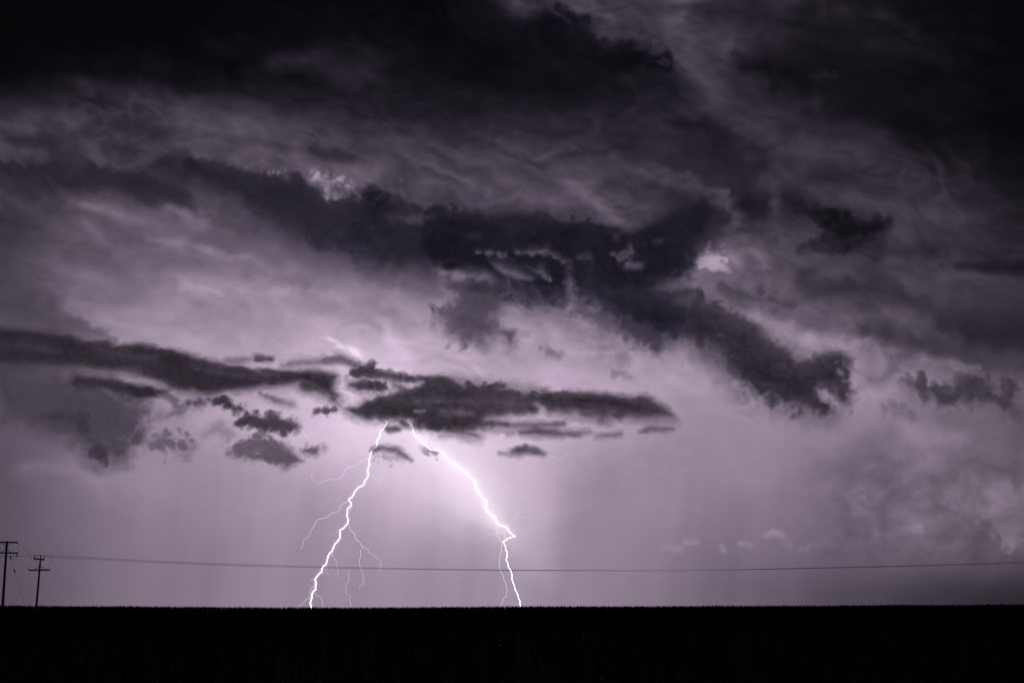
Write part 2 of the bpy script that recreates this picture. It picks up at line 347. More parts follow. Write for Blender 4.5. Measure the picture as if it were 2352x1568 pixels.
    FS(['M', (1100, 190, 16), (1300, 275, 30), (1500, 330, 34), (1640, 290, 24)], 146, 34, 8, 40, .8, bil=.5),
    FS(['M', (1330, 190, 26), (1440, 220, 34), (1540, 245, 18)], 84, (16, 26), 7, 30, .95, bil=.65),
    FS(['M', (1640, 220, 16), (1760, 300, 40), (1950, 340, 50), (2200, 390, 60), (2351, 400, 60)], 62, (24, 50), 9, 40, .92, bil=.6),
    FS(['M', (1860, 380, 24), (2120, 425, 26)], 126, 24, 7, 30, .8, bil=.6),
    # horizon murk on the right
    FS(['F', (250, 900, 60), (420, 960, 90), (560, 900, 90), (720, 850, 70), (620, 760, 70), (440, 820, 90)], 92, 60, 18, 70, .6, bil=.5),
    FS(['F', (420, 1040, 30), (440, 1120, 12)], 86, 20, 8, 30, .8, bil=.5),
    FS(['F', (620, 600), (860, 560), (880, 640), (1050, 660), (1050, 720), (760, 740), (640, 710)], 126, 30, 8, 40, .8, bil=.5),
    FS(['F', (860, 600, 50), (1100, 640, 60), (1250, 640, 50)], 98, 44, 12, 40, .6, bil=.5),
    FS(['F', (300, 1050, 20), (340, 1160, 34), (430, 1170, 30)], 118, 22, 8, 30, .6, bil=.7),
    FS(['F', (1190, 960), (1290, 950), (1310, 1010), (1405, 1030), (1405, 1400), (1290, 1400), (1180, 1250), (1080, 1210), (1100, 1150), (1180, 1140), (1170, 1060)], 114, 24, 9, 34, .7, bil=.7),
    FS(['F', (1050, 1310, 20), (1150, 1350, 24), (1280, 1390, 14)], 78, 22, 8, 30, .8, bil=.6),
    FS(['F', (1370, 1060, 50), (1400, 1100, 50)], 84, 30, 8, 30, .5, bil=.6),
    FS(['F', (500, 1310, 30), (620, 1290, 40), (720, 1260, 26)], 118, 22, 8, 30, .6, bil=.7),
    FS(['F', (820, 1110, 12), (900, 1110, 16), (980, 1140, 10)], 118, 20, 6, 30, .6, bil=.6),
    FS(['F', (1000, 1160, 30), (1060, 1120, 16)], 110, 24, 8, 30, .5, bil=.6),
    FS(['F', (800, 1390, 26), (960, 1390, 26)], 104, 30, 8, 30, .6, bil=.6),
    FS(['M', (700, 1255, 12), (770, 1258, 12)], 132, 11, 3.5, 22, .95, bil=.7),
    FS(['M', (795, 1220, 14), (850, 1222, 9)], 128, 11, 3.5, 22, .95, bil=.7),
    FS(['M', (965, 1240, 8), (970, 1262, 12)], 128, 9, 3.5, 22, .95, bil=.7),
    FS(['M', (1055, 1228, 12), (1095, 1240, 8)], 128, 9, 3.5, 22, .95, bil=.7),
    FS(['M', (1165, 1200, 8), (1195, 1180, 16), (1230, 1190, 14)], 134, 11, 3.5, 22, .95, bil=.7),
    FS(['M', (1260, 1215, 18), (1280, 1240, 10)], 118, 18, 6, 18, .6, bil=.7),
    FS(['M', (1340, 1255, 14)], 122, 14, 5, 18, .6, bil=.7),
    FS(['M', (1900, 1290, 6), (2360, 1300, 40)], 78, 50, 6, 40, .5),
    FS(['M', (960, 870, 50), (1080, 930, 70)], 128, 70, 10, 60, .5),
    FS(['M', (1000, 620, 40), (1180, 740, 50)], 140, 60, 10, 60, .4),
]

def folds(X, Y, scale, seed, F=2.2, stretch=2.4, tilt=.24):
    """overlapping sheets of cloud: each crisp at one edge and fading away from it"""
    c, s = math.cos(tilt), math.sin(tilt)
    wx = fbm(X, Y, scale * 1.3, 3, seed + 1, .45) * scale * .5; wy = fbm(X, Y, scale * 1.3, 3, seed + 2, .45) * scale * .34
    U = ((X + wx) * c + (Y + wy) * s) / stretch; W = -(X + wx) * s + (Y + wy) * c
    n = fbm(U, W, scale, 3, seed, .45) * F + W / (scale * 1.9)
    u = n - np.floor(n)
    saw = u - sstep((u - .42) / .58)                       # rises slowly, drops quickly
    m = np.clip(.55 + 1.1 * fbm(X / 2, Y, scale * 1.4, 3, seed + 5), 0, 1.2)
    return (saw - .4) * m

def deck_V(X, Y):
    wx = fbm(X, Y, 170, 4, 3) * 26; wy = fbm(X, Y, 170, 4, 9) * 16
    V = base_V(X + wx, Y + wy)
    # streaks combed along the wind, stronger higher up
    c, s = math.cos(.24), math.sin(.24)
    Xr, Yr = (X * c + Y * s), (-X * s + Y * c)
    n1 = fbm(Xr / 3.2 + wx * .4, Yr + wy, 80, 4, 21, .48)
    n2 = fbm(Xr / 2.0, Yr + wy * .8, 70, 4, 31, .5, True)
    n3 = fbm(Xr / 1.6, Yr, 30, 3, 41, .5)
    A = np.interp(Y, [0, 300, 600, 850, 1000, 1150, 1280, 1390], [.30, .22, .13, .06, .022, .016, .012, .006])
    A = A * (1 + .25 * sstep((X - 1500) / 500))
    f1 = folds(X, Y, 150, 211); f2 = folds(X, Y, 78, 251, 1.8, 2.0); f3 = folds(X, Y, 46, 271, 1.6, 1.6, .1)
    fo = 2.2 * f1 + 1.2 * f2 + .5 * f3
    A2 = np.interp(Y, [0, 350, 600, 780, 950, 1150, 1390], [.38, .32, .22, .11, .025, .016, .006]) * (1 + .35 * sstep((X - 1450) / 500) * sstep((1000 - Y) / 200))
    A2 = A2 * (1 - .55 * sstep((X - 1450) / 300) * sstep((430 - Y) / 150))
    A2 = A2 * (1 - .62 * sstep((1000 - X) / 300) * sstep((Y - 440) / 120))
    V = V * np.exp(A * (.9 * n1 + .5 * n2 + .3 * n3) + A2 * fo)
    # heaped cloud low on the right, and rain falling in faint curtains
    low = sstep((X - 1750) / 300) * sstep((Y - 960) / 120) * sstep((1340 - Y) / 90)
    heap = fbm(X / 1.3, Y, 120, 5, 331, .55, True) + .8 * folds(X, Y, 80, 341, 1.8, 1.5, 0)
    rain = fbm(X + (Y - 1000) * .12, Y / 9.0, 90, 3, 351, .5) * sstep((Y - 980) / 160) * sstep((X - 200) / 300)
    V = V * np.exp(.05 * rain)
    for i, (pts, Vt, soft, wob, wsc, a, k) in enumerate(DECK):
        P = conv(pts)
        m = 50 + wob * 2 + (max(soft) if isinstance(soft, tuple) else soft) * .7 + max([p[2] for p in P if len(p) > 2] + [0])
        x0, x1 = min(p[0] for p in P) - m, max(p[0] for p in P) + m
        y0, y1 = min(p[1] for p in P) - m, max(p[1] for p in P) + m
        xs, ys = X[0], Y[:, 0]
        i0, i1 = np.searchsorted(xs, [x0, x1]); j0, j1 = np.searchsorted(ys, [y0, y1])
        if i1 - i0 < 3 or j1 - j0 < 3: continue
        sl = (slice(j0, j1), slice(i0, i1))
        M = mask_of(X[sl], Y[sl], pts, soft, wob, wsc, 100 + i, **k) * a
        Vn = (.6 * Vt + .4 * regrade(Vt)) * np.exp(A[sl] * .8 * (n1[sl] + .6 * n2[sl] + .4 * n3[sl]) + A2[sl] * .55 * fo[sl])
        V[sl] = np.exp(np.log(V[sl]) * (1 - M) + np.log(Vn) * M)
    return V * np.exp(.19 * low * heap)

# ---- clouds one can tell apart: nearer bodies that stand in front of the deck
BLUE = (1.035, 1.0, .90); GREY = (.985, 1.0, .965); MID = (1.01, 1.0, .945)
def S_(pts, V, soft=14, wob=8, wsc=30, a=1.0, **k): return (pts, V, soft, wob, wsc, a, k)
HS = dict(stretch=(1.8, 1), tilt=.06, bil=.45)
CLOUDS = [
 # (name, label, category, absorption colour, distance m, shapes, inner noise)
 ('storm_cloud', 'black-blue storm cloud mass filling the top of the sky right of the middle', BLUE, 4600, [
    S_(['J', (-260, -60), (-90, -40), (-55, 30), (-20, 60), (60, 90), (150, 30), (250, 60), (330, 110), (420, 200), (540, 170), (620, 180), (700, 250), (740, 330), (800, 420), (760, 470), (640, 400), (560, 360), (420, 380), (300, 420), (140, 330), (60, 380), (-100, 420), (-300, 330), (-420, 250), (-400, 80)], 18, (26, 120), 13, 50, .97, bil=.6),
    S_(['J', (230, 190, 30), (420, 230, 60), (640, 290, 44), (740, 350, 20)], 19, (16, 80), 12, 34, .95, bil=.7),
    S_(['J', (640, 350, 30), (720, 400, 40)], 26, 40, 10, 40, .5),
   ], .14, 5),
 ('storm_cloud', 'long dark blue storm cloud stretching across the middle of the sky from left to centre', BLUE, 5200, [
    S_(['A', (1050, 260), (1150, 240), (1260, 225), (1400, 250), (1520, 285), (1650, 300), (1800, 320), (1900, 345), (2050, 350), (2170, 470), (2280, 500), (2352, 460), (2420, 430), (2500, 400), (2600, 450), (2700, 520), (2820, 560), (2900, 590), (3000, 800), (2900, 1000), (2500, 950), (2150, 850), (1900, 720), (1750, 640), (1600, 520), (1400, 440), (1200, 400)], 42, (14, 60), 7, 40, .9, bil=.5),
    S_(['A', (1100, 260, 40), (1300, 300, 60), (1500, 360, 60), (1800, 400, 40)], 33, (12, 70), 7, 40, .85, bil=.5),
    S_(['A', (1850, 560, 90), (2150, 640, 110), (2500, 760, 130)], 36, 60, 12, 60, .85),
    S_(['A', (2420, 480, 36), (2560, 540, 70), (2650, 570, 40)], 28, (14, 40), 8, 34, .9, bil=.6),
    S_(['B', (-60, 200), (0, 235), (100, 230), (250, 270), (380, 275), (500, 270), (620, 285), (800, 310), (960, 335), (1100, 345), (1200, 370), (1320, 400), (1430, 360), (1560, 280), (1700, 200), (1850, 170), (1920, 210), (1950, 280), (1900, 400), (1870, 480), (1800, 570), (1760, 620), (1760, 690), (1700, 760), (1560, 800), (1200, 900), (1000, 880), (860, 900), (700, 890), (500, 850), (300, 800), (0, 740), (-300, 600), (-250, 300)], 32, (16, 44), 8, 34, .95, bil=.6),
    S_(['B', (0, 330, 80), (400, 380, 90), (800, 420, 80), (1100, 460, 90), (1300, 600, 120), (1560, 620, 120)], 26, 60, 10, 50, .9),
    S_(['B', (880, 720, 40), (1100, 780, 120), (1400, 850, 120), (1600, 950, 90)], 33, 50, 10, 50, .8),
    S_(['Q', (760, 800, 14), (940, 790, 50), (1120, 830, 70), (1290, 850, 56)], 58, (20, 20), 7, 30, .95, bil=.6),
    S_(['Q', (1420, 780, 80), (1560, 850, 90), (1750, 930, 100), (1950, 1000, 90)], 38, (20, 34), 8, 34, .97, bil=.6),
    S_(['Q', (1640, 1000, 60), (1760, 1080, 70), (1860, 1120, 50)], 74, (20, 34), 10, 34, .85, bil=.6),
    S_(['Q', (1420, 820, 40), (1440, 890, 40)], 56, 30, 7, 30, .8, bil=.6),
    S_(['Q', (-100, 460, 90), (200, 560, 100), (500, 640, 90), (700, 680, 60)], 50, (60, 60), 8, 40, .85, bil=.4),
    S_(['B', (1600, 120, 20), (1760, 240, 70), (1880, 260, 50)], 34, 30, 10, 40, .8, bil=.6),
   ], .10, 25),
 ('storm_cloud', 'dark diagonal storm cloud descending to a billowed hooked tip at the right', MID, 4300, [
    S_(['C', (250, 380), (330, 400), (450, 380), (560, 350), (620, 390), (680, 440), (740, 470), (830, 500), (890, 560), (980, 590), (1060, 640), (1160, 690), (1200, 750), (1260, 800), (1290, 850), (1330, 870), (1400, 895), (1470, 920), (1490, 970), (1540, 1020), (1600, 1020), (1690, 1000), (1720, 965), (1810, 960), (1870, 945), (1960, 970), (1975, 1040), (2000, 1100), (1990, 1180), (2030, 1240), (2000, 1290), (1940, 1330), (1880, 1290), (1800, 1260), (1720, 1240), (1790, 1330), (1810, 1400), (1860, 1440), (1600, 1430), (1300, 1340), (1100, 1230), (950, 1100), (840, 960), (700, 860), (450, 780), (200, 740), (0, 640), (-200, 560), (-100, 350), (100, 340)], 46, (9, 42), 7, 26, .97, bil=.7),
    S_(['C', (100, 480, 120), (420, 560, 90), (700, 640, 70), (1000, 720, 40)], 34, 70, 10, 50, .85),
    S_(['C', (1340, 960, 50), (1420, 1050, 60), (1700, 1080, 70), (1860, 1010, 40)], 43, 40, 8, 30, .85),
    S_(['C', (1500, 1200, 40), (1650, 1310, 60), (1800, 1400, 30)], 40, (14, 34), 8, 30, .95),
    S_(['C', (1180, 1110, 40), (1280, 1160, 40)], 46, 34, 8, 30, .8),
    S_(['C', (860, 1060, 26), (960, 1220, 44), (1080, 1320, 36)], 98, 26, 12, 34, .8, bil=.6),
    S_(['C', (1180, 1280, 40), (1400, 1380, 60), (1700, 1440, 40), (1900, 1450, 20)], 98, (20, 40), 10, 40, .8),
    S_(['C', (1940, 1330, 40), (1990, 1400, 30)], 92, 20, 14, 24, .7, bil=.7),
    S_(['C', (700, 880, 60), (900, 1020, 70), (1150, 1180, 70), (1400, 1300, 70), (1650, 1400, 50)], 66, (30, 60), 8, 34, .9, bil=.55),
    S_(['C', (150, 700, 60), (240, 800, 60), (330, 870, 40)], 86, 50, 12, 40, .6),
   ], .12, 10),
 ('storm_cloud', 'ragged grey-violet cloud hanging below the dark centre band above the lightning', MID, 5600, [
    S_(['H', (780, 380), (860, 370), (960, 380), (1060, 400), (1180, 480), (1300, 480), (1560, 510), (1540, 560), (1300, 560), (1200, 520), (1120, 540), (1060, 620), (1080, 680), (1190, 720), (1170, 800), (1100, 740), (1010, 760), (980, 800), (840, 780), (740, 740), (720, 640), (640, 620), (680, 560), (780, 520), (790, 440)], 80, (12, 34), 10, 30, .9, bil=.6),
    S_(['H', (800, 420, 24), (900, 430, 60), (1040, 460, 50), (1150, 490, 30)], 56, (10, 40), 9, 30, .8, bil=.6),
    S_(['H', (800, 640, 60), (960, 680, 70), (950, 760, 26)], 74, 30, 9, 34, .85, bil=.6),
    S_(['H', (1340, 580, 40), (1460, 620, 40), (1600, 700, 50)], 128, 30, 14, 34, .6, bil=.6),
    S_(['H', (1600, 720, 50), (1800, 760, 60), (1950, 860, 40)], 128, 40, 16, 34, .5, bil=.6),
    S_(['H', (1540, 560), (1560, 590), (1620, 620), (1740, 650), (1850, 700), (1870, 620), (1700, 560), (1620, 560)], 92, 18, 8, 24, .8, bil=.6),
   ], .10, 10),
 ('scud_cloud', 'small wispy grey cloud on its own above the right end of the long low cloud', MID, 4400, [
    S_(['H', (1390, 830, 10), (1430, 860, 22), (1500, 880, 14)], 132, 9, 8, 16, .9, bil=.7)], .1, 4),
 ('scud_cloud', 'torn wedge of thin grey cloud between the long low cloud and the diagonal cloud', MID, 4400, [
    S_(['H', (1840, 960, 10), (1880, 1000, 20), (1990, 1030, 10)], 140, 9, 8, 16, .9, bil=.7)], .1, 4),
 ('storm_cloud', 'broken grey cloud bank at the right edge with a curled end', MID, 4700, [
    S_(['F', (430, 340, 14), (520, 340, 20), (590, 270, 26), (600, 250, 14)], 88, 22, 7, 26, .9, bil=.6),
    S_(['F', (430, 240, 16), (460, 290, 22)], 98, 20, 7, 26, .75, bil=.6),
    S_(['F', (640, 330), (760, 330), (880, 380), (950, 400), (1010, 320), (1100, 320), (1170, 350), (1220, 420), (1290, 440), (1270, 340), (1300, 330), (1350, 410), (1340, 480), (1370, 540), (1290, 520), (1220, 480), (1050, 490), (900, 490), (780, 450), (680, 390)], 56, (16, 44), 7, 30, .95, bil=.6),
    S_(['F', (1020, 400, 50), (1160, 410, 50)], 50, 36, 7, 30, .85),
    S_(['F', (560, 500, 20), (640, 520, 26), (720, 560, 14)], 96, 26, 6, 26, .75, bil=.6),
    S_(['F', (420, 30, 40), (640, 80, 50), (850, 130, 50), (1100, 180, 60), (1400, 190, 60)], 56, 50, 11, 46, .9, bil=.5),
    S_(['F', (1080, 60, 80), (1400, 60, 90)], 34, 60, 12, 50, .9, bil=.5),
    S_(['F', (700, 240, 40), (900, 270, 50), (1100, 260, 50), (1300, 290, 50)], 100, 50, 12, 36, .8, bil=.6),
    S_(['F', (850, 560, 40), (1100, 600, 70), (1400, 620, 80)], 96, 60, 10, 50, .6, bil=.5),
   ], .12, 10),
 ('storm_cloud', 'dull violet-grey cloud sagging at the lower left under the dark bands', MID, 5000, [
    S_(['G', (0, 960), (200, 1010), (500, 1050), (820, 1140), (960, 1190), (1040, 1270), (960, 1380), (960, 1440), (880, 1600), (700, 1640), (600, 1580), (540, 1480), (380, 1420), (200, 1360), (0, 1330)], 66, (30, 34), 11, 40, .92, bil=.6),
    S_(['G', (300, 1300, 60), (500, 1300, 70), (620, 1420, 60), (700, 1560, 60)], 52, 34, 12, 34, .92, bil=.6),
    S_(['G', (1020, 1440, 20), (1150, 1470, 60), (1270, 1510, 40)], 88, 20, 12, 26, .85, bil=.7),
    S_(['G', (0, 1010, 40), (60, 1180, 60)], 50, 60, 10, 40, .6),
   ], .10, 10),
 ('scud_cloud', 'long black-violet cloud band sloping down from the left edge of the sky', GREY, 3300, [
    S_(['G', (-80, 690), (60, 705), (200, 715), (330, 725), (440, 745), (560, 780), (700, 790), (830, 810), (980, 810), (1100, 830), (1200, 850), (1320, 890), (1460, 930), (1600, 960), (1800, 985), (2000, 990), (2200, 990), (2310, 1020), (2290, 1100), (2320, 1160), (2200, 1130), (2080, 1060), (1900, 1080), (1700, 1110), (1500, 1130), (1300, 1130), (1160, 1090), (1000, 1010), (850, 990), (600, 970), (300, 950), (0, 930), (-80, 920)], 47, (9, 24), 5, 26, .95, stretch=(2, 1), tilt=.15, bil=.5),
    S_(['G', (0, 730, 20), (300, 750, 24), (520, 800, 20)], 36, 24, 5, 40, .85, **HS),
    S_(['G', (150, 860, 30), (500, 880, 36), (800, 920, 30), (1100, 950, 26)], 26, 34, 5, 40, .85, **HS),
    S_(['G', (1000, 1000, 26), (1300, 1060, 36), (1600, 1060, 26), (1950, 1060, 18)], 33, 30, 5, 40, .9, **HS),
    S_(['G', (1520, 925, 8), (1700, 905, 12), (1850, 905, 14)], 100, 10, 6, 20, .7, **HS),
    S_(['G', (1770, 905, 16), (1860, 905, 14)], 66, 9, 5, 18, .85, **HS),
    S_(['G', (1930, 945, 12), (2080, 930, 20), (2200, 925, 20), (2340, 900, 24), (2440, 940, 16)], 100, 12, 9, 20, .75, **HS),
    S_(['G', (2100, 1080, 40), (2260, 1120, 30), (2300, 1180, 16)], 55, 14, 9, 22, .85, bil=.6),
    S_(['G', (1150, 1130, 20), (1210, 1190, 26), (1240, 1260, 40), (1130, 1300, 10)], 90, 20, 12, 22, .7, bil=.6),
    S_(['G', (1300, 1210, 30), (1380, 1200, 30)], 78, 12, 8, 20, .8, bil=.6),
    S_(['G', (1450, 1190, 10), (1540, 1190, 30), (1600, 1240, 20), (1670, 1250, 10)], 56, 9, 7, 20, .95, bil=.7),
    S_(['G', (1780, 1140, 10), (1900, 1190, 20), (2020, 1220, 10)], 104, 11, 8, 20, .8, bil=.6),
   ], .10, 6),
 ('scud_cloud', 'short dark cloud bar tucked just below the long sloping band on the left', GREY, 3200, [
    S_(['G', (490, 1060), (520, 1020), (640, 1025), (760, 1040), (900, 1080), (1040, 1090), (1130, 1130), (1040, 1170), (940, 1180), (820, 1130), (640, 1100), (520, 1090)], 48, (12, 18), 5, 26, .95, **HS),
    S_(['G', (540, 1050, 14), (800, 1080, 22), (950, 1120, 18)], 40, 20, 5, 26, .9, **HS)], .08, 6),
 ('scud_cloud', 'large black-violet cloud whose ragged underside the two lightning bolts strike from', GREY, 3700, [
    S_(['D', (340, 980), (440, 950), (470, 915), (520, 905), (570, 880), (640, 870), (700, 850), (750, 830), (860, 810), (900, 770), (780, 770), (690, 760), (760, 735), (900, 735), (960, 740), (1040, 730), (1110, 760), (1180, 800), (1210, 775), (1300, 800), (1360, 785), (1420, 795), (1540, 815), (1630, 865), (1690, 840), (1800, 860), (1900, 850), (2050, 860), (2250, 870), (2352, 890), (2400, 900), (2460, 880), (2530, 890), (2580, 930), (2640, 960), (2700, 1020), (2580, 1030), (2450, 1030), (2352, 1020), (2200, 1050), (2050, 1010), (1850, 985), (1750, 960), (1700, 1000), (1500, 1010), (1350, 1040), (1450, 1060), (1560, 1090), (1400, 1100), (1200, 1130), (1290, 1160), (1150, 1145), (1000, 1130), (850, 1100), (780, 1050), (600, 1050), (480, 1040), (400, 1010)], 60, (8, 26), 6, 22, .96, stretch=(1.2, 1), bil=.65),
    S_(['D', (480, 970, 30), (700, 960, 40), (900, 950, 26), (1200, 945, 22)], 40, 26, 6, 30, .9, **HS),
    S_(['D', (860, 840, 44), (1100, 830, 50), (1400, 870, 44), (1700, 890, 40)], 46, 30, 6, 30, .9, **HS),
    S_(['D', (1750, 900, 36), (2100, 910, 40), (2450, 950, 46)], 45, 26, 6, 30, .9, **HS),
    S_(['D', (2100, 1010, 26), (2250, 1040, 26)], 100, 14, 8, 24, .7, **HS),
    S_(['D', (1300, 1090, 10), (1600, 1085, 18), (1900, 1075, 10)], 92, 10, 6, 26, .85, **HS),
    S_(['D', (740, 1060, 24), (780, 1080, 14)], 66, 12, 6, 20, .85, bil=.6),
    S_(['D', (1010, 1162, 5), (1150, 1160, 8), (1200, 1172, 5)], 130, 7, 5, 20, .8, **HS),
   ], .12, 6),
 ('scud_cloud', 'knot of dark cloud joining the sloping band to the large cloud over the lightning', GREY, 3500, [
    S_(['D', (350, 720), (390, 670), (450, 655), (520, 650), (570, 690), (660, 705), (760, 730), (720, 760), (600, 750), (500, 740), (420, 735)], 58, (8, 14), 7, 20, .95, bil=.6),
    S_(['D', (360, 790), (450, 755), (540, 755), (620, 780), (650, 830), (560, 830), (420, 830)], 54, (12, 14), 6, 20, .95, bil=.6),
    S_(['D', (690, 800, 18), (740, 830, 14)], 84, 12, 7, 20, .8, bil=.6),
    S_(['D', (180, 600, 8), (300, 610, 22), (390, 650, 14)], 104, 10, 9, 18, .8, bil=.6)], .1, 5),
 ('scud_cloud', 'small dark lens of cloud left of the large cloud with a ragged top', GREY, 3500, [
    S_(['D', (110, 990, 6), (180, 980, 20), (240, 975, 12)], 82, 9, 6, 18, .95, bil=.6),
    S_(['D', (240, 910, 16), (290, 950, 22), (320, 900, 10)], 118, 14, 10, 18, .75, bil=.7)], .1, 4),
 ('scud_cloud', 'three-lobed dark puff of cloud above the paler ragged one on the left', GREY, 3300, [
    S_(['G', (1630, 1360), (1660, 1310), (1700, 1275), (1770, 1275), (1810, 1305), (1870, 1275), (1920, 1290), (1930, 1330), (2010, 1320), (2050, 1360), (2040, 1390), (1970, 1430), (1900, 1400), (1820, 1410), (1720, 1370)], 70, (7, 12), 6, 18, .97, bil=.75)], .1, 4),
 ('scud_cloud', 'ragged cloud clump with a paler wispy left side below the three-lobed puff', GREY, 3300, [
    S_(['K', (930, 740, 10), (1000, 700, 30), (1050, 730, 30)], 138, 16, 12, 18, .7, bil=.7),
    S_(['K', (1060, 790), (1140, 740), (1220, 740), (1290, 770), (1330, 800), (1385, 855), (1340, 870), (1310, 880), (1250, 860), (1180, 830), (1100, 835), (1050, 820)], 98, (10, 14), 7, 18, .95, bil=.7),
    S_(['K', (1080, 815, 12), (1250, 840, 16), (1340, 850, 14)], 82, 14, 6, 18, .8, bil=.6)], .1, 4),
 ('scud_cloud', 'tiny round dark cloud with a fleck beside it left of the left bolt', GREY, 3500, [
    S_(['K', (1405, 805, 10), (1445, 805, 18)], 104, 10, 7, 14, .95, bil=.7),
    S_(['K', (1487, 795, 12)], 145, 10, 8, 14, .7, bil=.7)], .1, 3),
 ('scud_cloud', 'smallest oval cloud directly under the large cloud between the two bolts', GREY, 3600, [
    S_(['K', (1785, 712, 8), (1815, 706, 11), (1832, 708, 5)], 84, 7, 3, 14, .95, **HS)], .08, 3),
 ('scud_cloud', 'thin arched wisp of dark cloud right beside the left bolt', GREY, 3600, [
    S_(['K', (1715, 800, 7), (1760, 793, 8), (1820, 803, 9), (1860, 830, 7), (1890, 850, 3)], 96, 7, 4, 16, .95, **HS),
    S_(['K', (1720, 830, 14), (1790, 840, 16), (1850, 835, 12)], 178, 9, 9, 10, .8, bil=.8)], .1, 3),
 ('scud_cloud', 'faint wisp of cloud crossed by the upper part of the right bolt', GREY, 3600, [
    S_(['K', (1945, 800, 5), (1980, 808, 11), (2010, 820, 9)], 160, 8, 6, 12, .9, bil=.7)], .1, 3),
 ('scud_cloud', 'flat dark cloud strip in two humps under the right half of the large cloud', GREY, 3500, [
    S_(['D', (1600, 1140, 6), (1700, 1130, 28), (1840, 1140, 20), (1900, 1150, 10)], 84, (8, 12), 6, 18, .95, **HS),
    S_(['D', (1890, 1140, 14), (1980, 1155, 16), (2090, 1135, 6)], 96, (8, 12), 6, 18, .9, **HS),
    S_(['D', (1500, 1150, 8), (1550, 1145, 8)], 134, 9, 5, 18, .8, **HS)], .1, 4),
 ('scud_cloud', 'slim grey cloud sliver next to the two-humped strip', GREY, 3500, [
    S_(['D', (2150, 1165, 4), (2220, 1158, 12), (2320, 1148, 6)], 104, 8, 4, 18, .9, **HS)], .1, 3),
 ('scud_cloud', 'rightmost small sliver of dark cloud beyond the end of the large cloud', GREY, 3500, [
    S_(['M', (590, 720, 3), (640, 707, 7), (700, 708, 7), (735, 705, 3)], 98, 6, 4, 16, .9, **HS)], .1, 3),
 ('scud_cloud', 'lens-shaped dark cloud alone below the two-humped strip, right of the right bolt', GREY, 3500, [
    S_(['M', (0, 812, 6), (30, 805, 16), (60, 800, 15), (100, 810, 12), (145, 820, 3)], 82, (8, 9), 3, 18, .97, **HS),
    S_(['M', (-55, 820, 4), (-20, 822, 5)], 140, 6, 3, 12, .8, **HS)], .08, 3),
]

